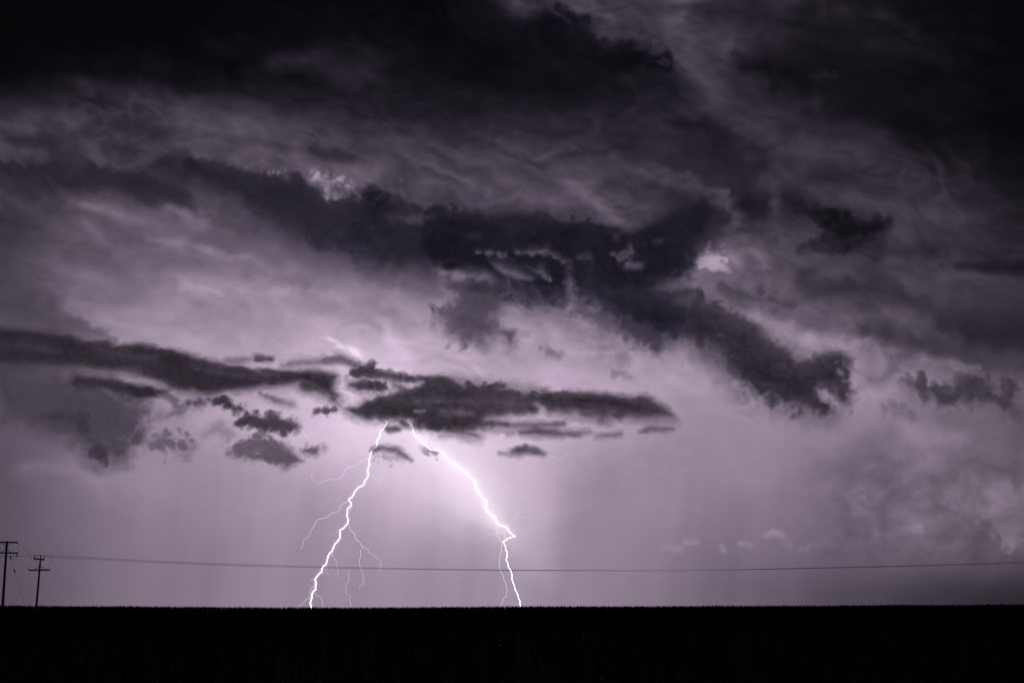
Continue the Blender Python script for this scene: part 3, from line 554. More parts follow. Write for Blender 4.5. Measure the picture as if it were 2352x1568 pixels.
LIGHTS = {   # pale tufts cut out of the dark blue cloud: holes and thin places, cloud index -> shapes (thin factor)
 0: [(['J', (340, 110, 30), (470, 150, 50), (560, 150, 40), (640, 220, 34), (700, 280, 16)], .62, 16, 15, 20),
     (['J', (100, 170, 14), (115, 230, 12), (130, 270, 4)], .45, 20, 6, 24),
     (['J', (230, 330, 24), (290, 380, 20)], .3, 50, 8, 30),
     (['J', (620, 345, 16), (660, 350, 22)], .3, 30, 6, 24)],
 1: [(['E', (930, 310, 22), (1030, 290, 20)], .52, 8, 3, 12),
     (['E', (1150, 300, 26), (1195, 400, 22), (1190, 440, 8)], .42, 9, 3.5, 12),
     (['E', (1060, 300, 8), (1300, 300, 18), (1520, 310, 12)], .40, 8, 2.5, 14),
     (['E', (1500, 420, 30), (1580, 350, 50), (1660, 420, 60), (1850, 410, 40), (1980, 470, 34), (2090, 560, 26), (2150, 640, 10)], .97, 24, 5, 16),
     (['E', (1700, 480, 50), (1740, 560, 40), (1720, 630, 50), (1880, 610, 36)], .93, 20, 5, 16),
     (['B', (150, 450, 14), (210, 440, 20)], .35, 16, 6, 20),
     (['B', (200, 560, 16), (300, 560, 22), (400, 585, 18)], .85, (22, 6), 6, 20),
     (['B', (490, 560, 14), (600, 560, 22), (700, 540, 26), (760, 590, 22), (815, 620, 14)], .82, (24, 5), 6, 20),
     (['B', (320, 640, 20), (400, 690, 36), (500, 720, 34), (580, 750, 18)], .88, (26, 4), 6, 20),
     (['B', (560, 660, 14), (660, 700, 26), (730, 760, 16)], .82, (24, 4), 6, 18),
     (['B', (920, 600, 10), (990, 590, 20), (1020, 600, 8)], .75, 14, 6, 18),
     (['B', (-60, 700, 30), (100, 730, 44), (280, 740, 30)], .85, 24, 8, 30),
     (['B', (1190, 580, 16), (1250, 600, 44), (1310, 560, 40), (1300, 500, 14), (1290, 650, 40), (1380, 660, 20)], .84, 9, 7, 16),
     (['B', (1480, 480, 14), (1520, 475, 16)], .7, 10, 5, 16),
     (['B', (870, 90, 16), (980, 150, 40), (1080, 220, 60), (1200, 290, 80), (1260, 370, 34), (1350, 330, 40)], .85, 18, 8, 26),
     (['B', (1220, 420, 24), (1200, 470, 20)], .35, 14, 7, 20),
     (['Q', (1350, 660, 20), (1350, 780, 24), (1365, 870, 24), (1338, 930, 14), (1370, 985, 12), (1480, 1010, 16)], .42, 12, 9, 14),
     (['Q', (1430, 870, 10), (1425, 890, 10)], .5, 10, 4, 14),
     (['Q', (1500, 930, 30), (1580, 950, 50), (1640, 1060, 30)], .55, 16, 10, 22),
     (['Q', (180, 470, 10), (330, 640, 14), (430, 760, 10)], .22, 40, 6, 40),
     (['Q', (290, 395, 16), (420, 405, 30), (540, 395, 14)], .5, 16, 7, 22),
     (['B', (850, 680, 24), (870, 780, 24), (890, 860, 24)], .68, 16, 6, 20)],
 2: [(['C', (310, 340, 10), (380, 320, 46), (470, 330, 40), (560, 310, 40), (540, 200, 30)], .84, 8, 6, 13),
     (['C', (430, 480, 40), (540, 460, 60), (600, 420, 30)], .52, 12, 10, 15),
     (['C', (840, 755, 8), (880, 770, 10)], .5, 6, 3, 10),
     (['C', (1900, 1050, 16), (1930, 1120, 30), (1950, 1160, 20)], .55, 10, 8, 14),
     (['C', (1730, 1265, 30), (1800, 1290, 50), (1880, 1370, 46), (1900, 1400, 30)], .75, 10, 7, 18),
     (['C', (930, 1130, 30), (1010, 1200, 40), (1100, 1240, 30)], .5, 24, 10, 24)],
 10: [(['D', (860, 910, 18), (1200, 915, 22), (1500, 925, 20), (1700, 935, 12)], .3, 22, 5, 26),
      (['D', (2000, 985, 14), (2250, 1000, 20)], .35, 20, 6, 22),
      (['D', (700, 785, 10), (800, 790, 18), (860, 795, 8)], .85, 8, 3, 12),
      (['D', (830, 990, 12), (900, 980, 14)], .7, 7, 3, 12),
      (['D', (1030, 985, 16), (1150, 990, 24), (1250, 1000, 14)], .4, 16, 6, 20),
      (['D', (860, 910, 12), (870, 940, 10)], .2, 16, 3, 14),
      (['D', (1720, 945, 14), (1750, 965, 18)], .5, 12, 5, 16)],
 8: [(['G', (960, 1050, 12), (1040, 1070, 14)], .6, 8, 4, 14), (['G', (0, 800, 14), (200, 815, 18), (420, 850, 10)], .38, 26, 5, 26),
     (['G', (620, 830, 10), (860, 870, 16), (1060, 900, 14)], .3, 24, 5, 26), (['G', (1300, 960, 12), (1600, 1010, 16), (1900, 1020, 12)], .28, 24, 5, 26)],
}

def cloud_tau(ci, X, Y, Vb):
    name, label, kc, D, shapes, vn, pad = CLOUDS[ci]
    out = np.zeros(X.shape)
    for i, (pts, Vt, soft, wob, wsc, a, k) in enumerate(shapes):
        Vt = Vt * (.84 if name == 'scud_cloud' else (.96 if ci in (2, 6, 7) else .78))
        M = mask_of(X, Y, pts, soft, wob if name == 'storm_cloud' else wob * .58, wsc * (1 if name == 'storm_cloud' else 1.25), 400 + ci * 17 + i, core=26 if name == 'storm_cloud' else 9, ss=1.5, dil={2: 11, 6: 8, 7: 7}.get(ci, 5 if name == 'storm_cloud' else 4), **k)
        t = M * a * np.maximum(np.log(lin(Vb) / lin(Vt)), .0)
        out = np.maximum(out, t) if i else t
    n = fbm(X / 2.0, Y, 34, 5, 900 + ci, .6)
    n2 = fbm(X, Y, 20, 3, 950 + ci, .5, True)
    n3 = fbm(X / 1.6, Y, 100, 3, 930 + ci, .5)
    fo = folds(X, Y, 70, 600 + ci * 3, 1.8, 1.7, .3) + .7 * folds(X, Y, 34, 640 + ci * 3, 1.6, 1.4, .3)
    big = 1.0 if name == 'storm_cloud' else .5
    out = out * np.maximum(1 + vn * (1.1 * n + .7 * n2 + 1.9 * big * n3) - (.26 if big == 1 else .2) * fo, .1)
    for j, (pts, f, soft, wob, wsc) in enumerate(LIGHTS.get(ci, [])):
        M = mask_of(X, Y, pts, soft, wob, wsc * 1.3, 700 + ci * 31 + j, bil=.4)
        out = out * (1 - f * M)
    return out

def cloud_box(ci):
    P = [p for s in CLOUDS[ci][4] for p in conv(s[0])]
    m = 34
    r = max([p[2] for p in P if len(p) > 2] + [0])
    return (min(p[0] for p in P) - m - r, max(p[0] for p in P) + m + r, min(p[1] for p in P) - m - r, max(p[1] for p in P) + m + r)

# ---------------------------------------------------------------- world: cloud mass lit from inside by the lightning
def build_world():
    w = bpy.data.worlds.new("World"); SC.world = w; w.use_nodes = True
    nt = w.node_tree; N, Lk = nt.nodes, nt.links
    N.clear()
    def node(t, **k):
        n = N.new(t)
        for a, b in k.items(): setattr(n, a, b)
        return n
    def M(op, a, b=None):
        n = node('ShaderNodeMath', operation=op)
        for i, v in enumerate((a, b)):
            if v is None: continue
            if isinstance(v, (int, float)): n.inputs[i].default_value = v
            else: Lk.new(v, n.inputs[i])
        return n.outputs[0]
    tc = node('ShaderNodeTexCoord'); sp = node('ShaderNodeSeparateXYZ'); Lk.new(tc.outputs['Generated'], sp.inputs[0])
    x, y, z = sp.outputs
    az = M('ARCTAN2', x, y)
    el = M('ARCTAN2', z, M('SQRT', M('ADD', M('MULTIPLY', x, x), M('MULTIPLY', y, y))))
    total = None
    for a0, e0, sa, se, t, amp, c in lobes():
        u, v = M('SUBTRACT', az, a0), M('SUBTRACT', el, e0)
        ct, st = math.cos(t), math.sin(t)
        p = M('ADD', M('MULTIPLY', u, ct / sa), M('MULTIPLY', v, st / sa))
        q = M('ADD', M('MULTIPLY', u, -st / se), M('MULTIPLY', v, ct / se))
        g = M('EXPONENT', M('MULTIPLY', M('ADD', M('MULTIPLY', p, p), M('MULTIPLY', q, q)), -1.0))
        sc = node('ShaderNodeVectorMath', operation='SCALE'); sc.inputs[0].default_value = tuple(amp * k for k in c)
        Lk.new(g, sc.inputs['Scale'])
        if total is None: total = sc.outputs[0]
        else:
            ad = node('ShaderNodeVectorMath', operation='ADD'); Lk.new(total, ad.inputs[0]); Lk.new(sc.outputs[0], ad.inputs[1]); total = ad.outputs[0]
    # night sky itself, far below the brightness of the storm light
    sky = node('ShaderNodeTexSky', sky_type='NISHITA'); sky.sun_disc = False
    sky.sun_elevation = math.radians(-4); sky.sun_rotation = math.radians(170)
    s2 = node('ShaderNodeVectorMath', operation='SCALE'); Lk.new(sky.outputs[0], s2.inputs[0]); s2.inputs['Scale'].default_value = .01
    ad = node('ShaderNodeVectorMath', operation='ADD'); Lk.new(total, ad.inputs[0]); Lk.new(s2.outputs[0], ad.inputs[1])
    ad2 = node('ShaderNodeVectorMath', operation='ADD'); Lk.new(ad.outputs[0], ad2.inputs[0]); ad2.inputs[1].default_value = AMB
    bg = node('ShaderNodeBackground'); Lk.new(ad2.outputs[0], bg.inputs[0]); bg.inputs[1].default_value = 1.0
    out = node('ShaderNodeOutputWorld'); Lk.new(bg.outputs[0], out.inputs[0])
build_world()

# ---------------------------------------------------------------- helpers
def tag(o, label=None, cat=None, group=None, kind=None):
    if label: o['label'] = label
    if cat: o['category'] = cat
    if group: o['group'] = group
    if kind: o['kind'] = kind
    return o

def obj(name, me, mat=None, parent=None):
    o = bpy.data.objects.new(name, me); COL.objects.link(o)
    if mat and me is not None and not me.materials: me.materials.append(mat)
    if parent: o.parent = parent
    return o

def np_mesh(name, verts, quads):
    me = bpy.data.meshes.new(name)
    verts = np.ascontiguousarray(verts, np.float32); quads = np.ascontiguousarray(quads, np.int32)
    k = quads.shape[1]
    me.vertices.add(len(verts)); me.vertices.foreach_set('co', verts.ravel())
    me.loops.add(quads.size); me.loops.foreach_set('vertex_index', quads.ravel())
    me.polygons.add(len(quads)); me.polygons.foreach_set('loop_start', np.arange(0, quads.size, k, dtype=np.int32))
    me.polygons.foreach_set('loop_total', np.full(len(quads), k, np.int32))
    me.update(calc_edges=True); me.validate()
    return me

def vapour(name, sigma, kc):
    """absorbing vapour of even density; its skin is clear"""
    m = bpy.data.materials.new(name); m.use_nodes = True
    nt = m.node_tree; nt.nodes.clear()
    out = nt.nodes.new('ShaderNodeOutputMaterial')
    va = nt.nodes.new('ShaderNodeVolumeAbsorption')
    mx = max(kc)
    va.inputs['Density'].default_value = sigma * mx
    va.inputs['Color'].default_value = tuple(1 - k / mx for k in kc) + (1,)     # absorption = density * (1 - colour)
    nt.links.new(va.outputs[0], out.inputs['Volume'])
    rgb = nt.nodes.new('ShaderNodeRGB'); rgb.outputs[0].default_value = (1, 1, 1, 1)
    tr = nt.nodes.new('ShaderNodeBsdfTransparent'); nt.links.new(rgb.outputs[0], tr.inputs[0])
    nt.links.new(tr.outputs[0], out.inputs['Surface'])
    return m

def dirs(X, Y):
    dx, dy = (X - CX) / FPX, (CY - Y) / FPX
    c, s = math.cos(PITCH), math.sin(PITCH)
    v = np.stack([dx, c - dy * s, s + dy * c], -1)
    return v / np.linalg.norm(v, axis=-1, keepdims=True)

def point(px, py, depth):
    """a point on the bearing of photo pixel (px, py) of 4096 x 2731 at the given ground distance in y"""
    v = dirs(np.array(px / 1.7414966), np.array(py / 1.7414966))
    t = depth / v[1]
    return Vector((float(v[0] * t), float(v[1] * t), float(v[2] * t) + EYE))

def cloud_mesh(name, X, Y, tau, sigma, D, tmin, bulge=.5):
    """closed body: two skins either side of distance D, tau / sigma apart"""
    ny, nx = X.shape
    keep = np.maximum.reduce([tau[:-1, :-1], tau[1:, :-1], tau[:-1, 1:], tau[1:, 1:]]) > tmin
    th = np.maximum(tau, .003) / sigma
    d = dirs(X, Y)
    front = d * (D - th * bulge)[..., None]; back = d * (D + th * (1 - bulge))[..., None]
    front[..., 2] += EYE; back[..., 2] += EYE
    idx = np.arange(ny * nx).reshape(ny, nx)
    a, b, c, e = idx[:-1, :-1][keep], idx[:-1, 1:][keep], idx[1:, 1:][keep], idx[1:, :-1][keep]
    n = ny * nx
    F = [np.stack([a, b, c, e], 1), np.stack([a + n, e + n, c + n, b + n], 1)]
    kp = np.pad(keep, 1)
    mid = kp[1:-1, 1:-1]
    for sl, p, q in (((slice(0, -2), slice(1, -1)), (idx[:-1, :-1]), (idx[:-1, 1:])),
                     ((slice(2, None), slice(1, -1)), (idx[1:, 1:]), (idx[1:, :-1])),
                     ((slice(1, -1), slice(0, -2)), (idx[1:, :-1]), (idx[:-1, :-1])),
                     ((slice(1, -1), slice(2, None)), (idx[:-1, 1:]), (idx[1:, 1:]))):
        m = mid & ~kp[sl]
        P, Q = p[m], q[m]
        F.append(np.stack([Q, P, P + n, Q + n], 1))
    F = np.concatenate(F)[:, ::-1]
    V = np.concatenate([front.reshape(-1, 3), back.reshape(-1, 3)])
    used, inv = np.unique(F, return_inverse=True)
    return np_mesh(name, V[used], inv.reshape(F.shape))

def toV(g): return 255 * np.where(g < .0031308, g * 12.92, 1.055 * np.maximum(g, 1e-7) ** (1 / 2.4) - .055)

# ---------------------------------------------------------------- sky: the overcast deck
KD = (1.0, 1.0, .945)
def deck():
    st = 3.3
    def axis(lo, a, b, hi):
        out = list(np.arange(a, b + st, st)); h = st
        L, R = [], []
        x = a
        while x > lo: h *= 1.12; x -= h; L.append(x)
        x = out[-1]; h = st
        while x < hi: h *= 1.12; x += h; R.append(x)
        return np.array(L[::-1] + out + R)
    xs = axis(-1500, -12, 2364, 3900); ys = axis(-1300, -12, 1404, 1440)
    X, Y = np.meshgrid(xs, ys)
    V = deck_V(X, Y)
    I = dome(X, Y)
    tau = np.log(I[1] / lin(V))
    tau = np.maximum(tau, .01)
    # thins out towards its margins, far outside the view
    e = sstep((X + 1500) / 900) * sstep((3850 - X) / 900) * sstep((Y + 1300) / 700)
    inside = (X > -20) & (X < 2372) & (Y > -20)
    tau = np.where(inside, tau, np.maximum(tau * e, .01))
    d = dirs(X, Y)
    el = np.arcsin(d[..., 2])
    D = np.clip(2600 / np.sin(np.maximum(el, .02)), 5600, 14000)
    D = 14000 - 1500 * np.log1p(np.exp((14000 - D) / 1500)) if False else D
    me = cloud_mesh('sky', X, Y, tau, .0035, D, -1)
    o = obj('sky', me, vapour('overcast_vapour', .0035, KD))
    tag(o, 'overcast night sky of layered violet-grey storm cloud lit up by lightning', kind='structure')
deck()

# brightness of what stands behind each next cloud, kept on a coarse lattice
MST = 4.0
MX, MY = np.arange(-440, 2800, MST), np.arange(-340, 1440, MST)
MXX, MYY = np.meshgrid(MX, MY)
BEHIND = np.minimum(lin(deck_V(MXX, MYY)), dome(MXX, MYY)[1])
def lerp_from(A, ax, ay, X, Y, st):
    fx = np.clip((X[0] - ax[0]) / st, 0, len(ax) - 1.001); fy = np.clip((Y[:, 0] - ay[0]) / st, 0, len(ay) - 1.001)
    ix, iy = fx.astype(int), fy.astype(int); ux, uy = (fx - ix)[None], (fy - iy)[:, None]
    return (A[iy][:, ix] * (1 - ux) + A[iy][:, ix + 1] * ux) * (1 - uy) + (A[iy + 1][:, ix] * (1 - ux) + A[iy + 1][:, ix + 1] * ux) * uy
mats = {}
for ci, (name, label, kc, D, shapes, vn, pad) in enumerate(CLOUDS):
    x0, x1, y0, y1 = cloud_box(ci)
    st = 2.5 if (x1 - x0) * (y1 - y0) > 120000 else 1.7
    x0, x1 = max(x0, -400), min(x1, 2750); y0 = max(y0, -300)
    X, Y = np.meshgrid(np.arange(x0, x1, st), np.arange(y0, y1, st))
    tau = cloud_tau(ci, X, Y, toV(lerp_from(BEHIND, MX, MY, X, Y, MST)))
    i0, i1 = np.searchsorted(MX, [X[0, 0], X[0, -1]]); j0, j1 = np.searchsorted(MY, [Y[0, 0], Y[-1, 0]])
    if i1 > i0 and j1 > j0:
        BEHIND[j0:j1, i0:i1] *= np.exp(-lerp_from(tau, X[0], Y[:, 0], MXX[j0:j1, i0:i1], MYY[j0:j1, i0:i1], st))
    sg = .006 if name == 'storm_cloud' else .011
    key = (sg, kc)
    if key not in mats: mats[key] = vapour('cloud_vapour', sg, kc)
    if tau.max() < .05: print('thin', label); continue
    me = cloud_mesh(name, X, Y, tau, sg, float(D) + ci * 9, .02)
    o = obj(name, me, mats[key])
    tag(o, label, 'cloud', 'dark clouds in front of the lit overcast' if name == 'storm_cloud' else 'low scud clouds around the lightning')

# ---------------------------------------------------------------- lightning
def glow_mat(name, strength, col=(1, .95, 1)):
    m = bpy.data.materials.new(name); m.use_nodes = True
    nt = m.node_tree; nt.nodes.clear()
    out = nt.nodes.new('ShaderNodeOutputMaterial'); em = nt.nodes.new('ShaderNodeEmission')
    em.inputs[0].default_value = col + (1,); em.inputs[1].default_value = strength
    nt.links.new(em.outputs[0], out.inputs['Surface'])
    m.cycles.emission_sampling = 'NONE'
    return m
HOT = glow_mat('lightning_core', 3.2); WARM = glow_mat('lightning_branch', 1.1, (1, .93, 1.05)); DIM = glow_mat('lightning_faint', 1.0, (1, .93, 1.08))
BD = 7000.0

def jagged(pts, seed, amt):
    """adds fine kinks between the measured corners"""
    r = random.Random(seed); out = []
    for (a, b) in zip(pts[:-1], pts[1:]):
        out.append(a)
        L = math.hypot(b[0] - a[0], b[1] - a[1])
        n = int(L / 7)
        for i in range(1, n):
            t = i / n
            w = tuple(a[k] + (b[k] - a[k]) * t for k in range(3))
            out.append((w[0] + r.uniform(-amt, amt), w[1] + r.uniform(-amt, amt), w[2]))
    out.append(pts[-1]); return out

def tube(pts3, radii, sides=6):
    V, F = [], []
    n = len(pts3)
    for i, p in enumerate(pts3):
        t = (pts3[min(i + 1, n - 1)] - pts3[max(i - 1, 0)]).normalized()
        u = t.cross(Vector((0, 1, 0)))
        if u.length < 1e-4: u = t.cross(Vector((1, 0, 0)))
        u.normalize(); v = t.cross(u).normalized()
        for k in range(sides):
            a = 2 * math.pi * k / sides
            V.append(p + (u * math.cos(a) + v * math.sin(a)) * radii[i])
    for i in range(n - 1):
        for k in range(sides):
            a, b = i * sides + k, i * sides + (k + 1) % sides
            F.append((a, b, b + sides, a + sides))
    F.append(tuple(range(sides))[::-1]); F.append(tuple(range((n - 1) * sides, n * sides)))
    me = bpy.data.meshes.new('tube'); me.from_pydata([tuple(v) for v in V], [], F); me.update()
    return me

ZF = dict(z1=(1100, 1600, 3.1367), z2=(1100, 2000, 3.1367), z3=(1500, 1600, 2.851), z4=(1750, 1950, 2.8517), z5=(2730, 1820, 1.7211))
def zz(f, pts): x0, y0, s = ZF[f]; return [(p[0] / s + x0, p[1] / s + y0) for p in pts]

def strand(name, path, r0, r1, mat, parent, depth=BD, seed=1, bow=60):
    """path in photo pixels, radii in photo pixels; wanders in depth as well"""
    n = len(path)
    P = [(x, y, r0 + (r1 - r0) * i / max(n - 1, 1)) for i, (x, y) in enumerate(path)]
    P = jagged(P, seed, 1.0)
    rr = random.Random(seed + 99); ph = rr.uniform(0, 6)
    pts, rad = [], []
    m = depth / (FPX * 1.7415)
    for i, (x, y, r) in enumerate(P):
        dd = depth + bow * math.sin(ph + i * .09) + rr.uniform(-3, 3)
        pts.append(point(x, y, dd)); rad.append(r * m * (.6 if mat is HOT else .44))
    me = tube(pts, rad); me.name = name
    org = parent.location
    me.transform(__import__('mathutils').Matrix.Translation(-org))
    return obj(name, me, mat, parent)

def bolt(label, foot):
    e = bpy.data.objects.new('lightning_bolt', None); COL.objects.link(e)
    e.location = point(foot[0], foot[1], BD)
    tag(e, label, 'lightning'); return e

L1 = bolt('lightning bolt slanting left down to the field with many thin side branches', (1244, 2435))
c1 = zz('z1', [(1385, 250), (1411, 280), (1385, 320), (1365, 350), (1322, 392), (1325, 410), (1312, 425), (1328, 445), (1305, 478), (1284, 495), (1278, 520), (1283, 545), (1280, 575), (1250, 600), (1218, 625), (1205, 665), (1190, 715), (1183, 740), (1181, 775), (1188, 800), (1175, 840), (1160, 885), (1177, 918), (1162, 965), (1122, 1010), (1117, 1050), (1103, 1070), (1065, 1083), (1035, 1105), (1003, 1140), (985, 1180), (965, 1222), (935, 1228), (926, 1243), (945, 1270), (962, 1305), (955, 1325), (928, 1337), (906, 1372), (908, 1420), (902, 1445), (918, 1500), (918, 1530)])
c1 += zz('z2', [(917, 285), (885, 320), (855, 355), (828, 360), (815, 382), (819, 425), (813, 472), (785, 515), (752, 545), (740, 580), (724, 600), (720, 635), (690, 655), (670, 690), (660, 725), (652, 765), (640, 800), (605, 825), (582, 870), (593, 890), (545, 930), (500, 990), (515, 1015), (519, 1050), (508, 1080), (511, 1120), (475, 1150), (462, 1180), (463, 1220), (448, 1260), (442, 1300), (455, 1320), (453, 1362), (452, 1400)])
strand('channel', c1, 1.5, 3.0, HOT, L1, seed=3)
def sheath(name, path, r, em_den, parent, seed=0):  # emitting tube added around a channel to imitate its soft glow
    m = bpy.data.materials.new('channel_glow'); m.use_nodes = True
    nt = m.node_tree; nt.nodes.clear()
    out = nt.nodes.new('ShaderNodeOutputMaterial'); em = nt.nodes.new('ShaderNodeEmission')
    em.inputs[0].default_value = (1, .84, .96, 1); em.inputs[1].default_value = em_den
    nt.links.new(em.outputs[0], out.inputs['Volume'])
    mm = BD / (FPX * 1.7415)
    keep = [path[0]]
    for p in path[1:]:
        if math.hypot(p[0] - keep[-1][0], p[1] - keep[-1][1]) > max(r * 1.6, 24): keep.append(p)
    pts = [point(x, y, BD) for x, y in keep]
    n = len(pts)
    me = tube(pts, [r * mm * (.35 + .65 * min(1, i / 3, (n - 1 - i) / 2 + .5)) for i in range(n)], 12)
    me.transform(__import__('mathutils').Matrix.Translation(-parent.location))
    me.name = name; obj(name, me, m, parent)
for k, (f, pts, r0, r1, m) in enumerate([
    ('z1', [(922, 1245), (905, 1270), (860, 1290), (830, 1315), (818, 1360), (795, 1395), (760, 1405), (718, 1415), (675, 1440), (655, 1465), (600, 1478), (560, 1490), (520, 1510), (497, 1565), (455, 1625), (425, 1700), (400, 1725), (370, 1745), (358, 1750), (350, 1810), (343, 1840), (318, 1860)], 1.3, .7, WARM),
    ('z2', [(918, 285), (938, 325), (942, 375), (995, 415), (1008, 465), (1015, 487), (1065, 525), (1078, 555), (1102, 578), (1168, 618), (1172, 652), (1230, 678), (1280, 722), (1315, 755), (1333, 800), (1325, 840), (1322, 885)], 1.4, .6, WARM),
    ('z2', [(1102, 578), (1075, 630), (1075, 715), (1055, 740), (1060, 810), (1075, 860), (1100, 905), (1110, 975), (1098, 1000), (1095, 1060), (1058, 1072), (1060, 1105)], 1.1, .4, WARM),
    ('z2', [(1110, 975), (1125, 1010), (1110, 1085)], .6, .4, DIM),
    ('z2', [(712, 655), (722, 695), (755, 740), (775, 775), (768, 810), (795, 850), (783, 905), (792, 935), (780, 980)], .9, .4, WARM),
    ('z2', [(640, 815), (652, 850), (632, 890), (670, 935), (683, 960)], .9, .4, WARM),
    ('z2', [(935, 880), (915, 910), (935, 985), (905, 1035), (888, 1095), (890, 1155), (945, 1212), (937, 1245), (950, 1300), (944, 1345)], .7, .7, WARM),
    ('z2', [(500, 1000), (495, 1050), (480, 1078), (452, 1092), (445, 1130), (435, 1155), (450, 1190), (388, 1248), (350, 1295), (310, 1310), (285, 1340)], 1.2, .8, WARM),
    ('z2', [(490, 1160), (525, 1195), (570, 1208), (588, 1245), (597, 1290), (603, 1345)], 1.0, .7, WARM),
    ('z2', [(500, 990), (460, 988), (437, 998)], .8, .4, DIM),
    ('z2', [(812, 375), (780, 378), (772, 405), (750, 425), (705, 425), (668, 440)], .8, .4, DIM),
    ('z2', [(585, 895), (603, 930), (612, 960)], .8, .3, DIM),
    ('z1', [(1178, 735), (1160, 745), (1110, 745), (1070, 775), (1035, 795), (1012, 828), (960, 837), (940, 830), (880, 880), (855, 935), (828, 972), (780, 995), (735, 998), (730, 982), (675, 997), (640, 1012), (580, 1025), (553, 1060), (530, 1042), (490, 1000), (455, 975), (457, 945), (468, 912)], 1.0, .6, WARM),
    ('z1', [(945, 830), (912, 797)], .6, .5, DIM),
    ('z1', [(1185, 925), (1215, 925), (1235, 945), (1250, 1000), (1300, 995), (1315, 1020), (1305, 1070)], .8, .6, DIM),
    ('z1', [(1310, 262), (1285, 340), (1285, 410), (1260, 435)], .7, .4, DIM),
    ('z1', [(1320, 480), (1360, 505), (1430, 502), (1470, 508), (1500, 492), (1570, 505)], .6, .6, DIM)]):
    strand('branch', zz(f, pts), r0, r1, m, L1, seed=20 + k)

L2 = bolt('brighter lightning bolt curving right to a bright knot, then forking to the ground', (2082, 2428))
c2 = zz('z3', [(370, 250), (400, 262), (425, 300), (435, 345), (450, 390), (475, 425), (520, 455), (545, 490), (600, 530), (645, 570), (690, 574), (740, 570), (775, 592), (800, 640), (845, 695), (910, 722), (955, 765), (1000, 795), (1050, 825), (1075, 870), (1115, 910), (1148, 935), (1135, 975), (1160, 1010), (1190, 1065), (1240, 1130), (1275, 1145), (1280, 1170), (1258, 1225), (1275, 1260), (1320, 1305), (1370, 1330), (1385, 1390), (1425, 1425), (1495, 1442), (1535, 1500), (1588, 1548)])
strand('channel', c2[:6], .8, 2.4, HOT, L2, seed=5)
strand('channel', c2[5:32], 1.7, 3.0, HOT, L2, seed=6)
strand('channel', c2[31:], 2.8, 2.2, HOT, L2, seed=7)
for r_, d_ in ((7, .0045), (17, .0014), (34, .0005)): sheath('bolt_glow', c2, r_, d_, L2)
for r_, d_ in ((5, .010), (11, .0018)): sheath('bolt_glow', c1, r_, d_, L1)
strand('knot', [(2051, 2143), (2055.5, 2143.5), (2060, 2144)], 5.2, 4.6, HOT, L2, seed=8, bow=4)
strand('branch', zz('z4', [(872, 552), (850, 560), (820, 572), (795, 578), (788, 600), (770, 600), (745, 610), (760, 632), (775, 665), (778, 705), (797, 735), (795, 780), (783, 825), (803, 865), (808, 900), (840, 950), (852, 1000), (848, 1040), (870, 1100), (882, 1130), (880, 1155), (897, 1175), (920, 1230), (925, 1260), (942, 1290), (938, 1310), (948, 1348), (952, 1400)]), 2.1, 1.9, HOT, L2, seed=9)
for k, (f, pts, r0, r1, m) in enumerate([
    ('z4', [(680, 405), (675, 455), (685, 475), (678, 525), (693, 550), (695, 570), (715, 590), (738, 632), (727, 690), (725, 745), (708, 768), (718, 800), (702, 840), (712, 870), (706, 905), (722, 945), (750, 1000), (755, 1040), (772, 1075), (792, 1140), (795, 1180), (782, 1240), (750, 1262), (740, 1300), (720, 1360)], 1.3, 1.1, WARM),
    ('z4', [(683, 545), (640, 530), (600, 520), (560, 545), (500, 572), (430, 620)], .9, .3, WARM),
    ('z4', [(768, 590), (765, 560), (760, 515), (735, 500), (715, 527), (697, 508), (683, 525)], 1.0, .8, WARM),
    ('z4', [(790, 445), (830, 412), (850, 385), (855, 357), (880, 345), (912, 312), (895, 290), (920, 295), (940, 300)], .7, .7, DIM),
    ('z4', [(940, 300), (962, 335), (1010, 333), (1060, 322), (1140, 343), (1180, 325), (1225, 305), (1275, 265), (1300, 200), (1330, 145)], .45, .15, DIM),
    ('z4', [(572, 180), (620, 205), (670, 212), (715, 255), (800, 268), (870, 258), (1000, 260)], .6, .4, DIM)]):
    strand('branch', zz(f, pts), r0, r1, m, L2, seed=60 + k)

for lab, foot, parts in [
    ('short spidery spark of lightning hanging in the air left of the left bolt', (1225, 1750), [
        ('z1', [(350, 365), (360, 395), (352, 420), (375, 433), (390, 470), (408, 472), (440, 435), (460, 428), (515, 435), (510, 403), (545, 400), (575, 352), (562, 340), (625, 308), (640, 265)], 1.0),
        ('z1', [(375, 433), (420, 428), (440, 400), (480, 412), (510, 403)], .7)]),
    ('thin lightning thread crawling sideways under the right half of the large dark cloud', (1980, 1790), [
        ('z3', [(1135, 390), (1165, 430), (1200, 428), (1265, 460), (1300, 500), (1380, 540), (1430, 535), (1500, 545), (1550, 572)], .85),
        ('z3', [(1500, 537), (1550, 520), (1580, 500), (1620, 492), (1660, 450)], .7),
        ('z3', [(1890, 590), (1920, 590), (1960, 622), (2050, 650), (2092, 688), (2150, 650), (2185, 615), (2230, 605), (2260, 572)], .85)])]:
    e = bpy.data.objects.new('lightning_thread', None); COL.objects.link(e); e.location = point(foot[0], foot[1], BD)
    tag(e, lab, 'lightning')
    for k, (f, pts, r) in enumerate(parts): strand('branch', zz(f, pts), r * .8, r * .6, DIM, e, seed=100 + k)

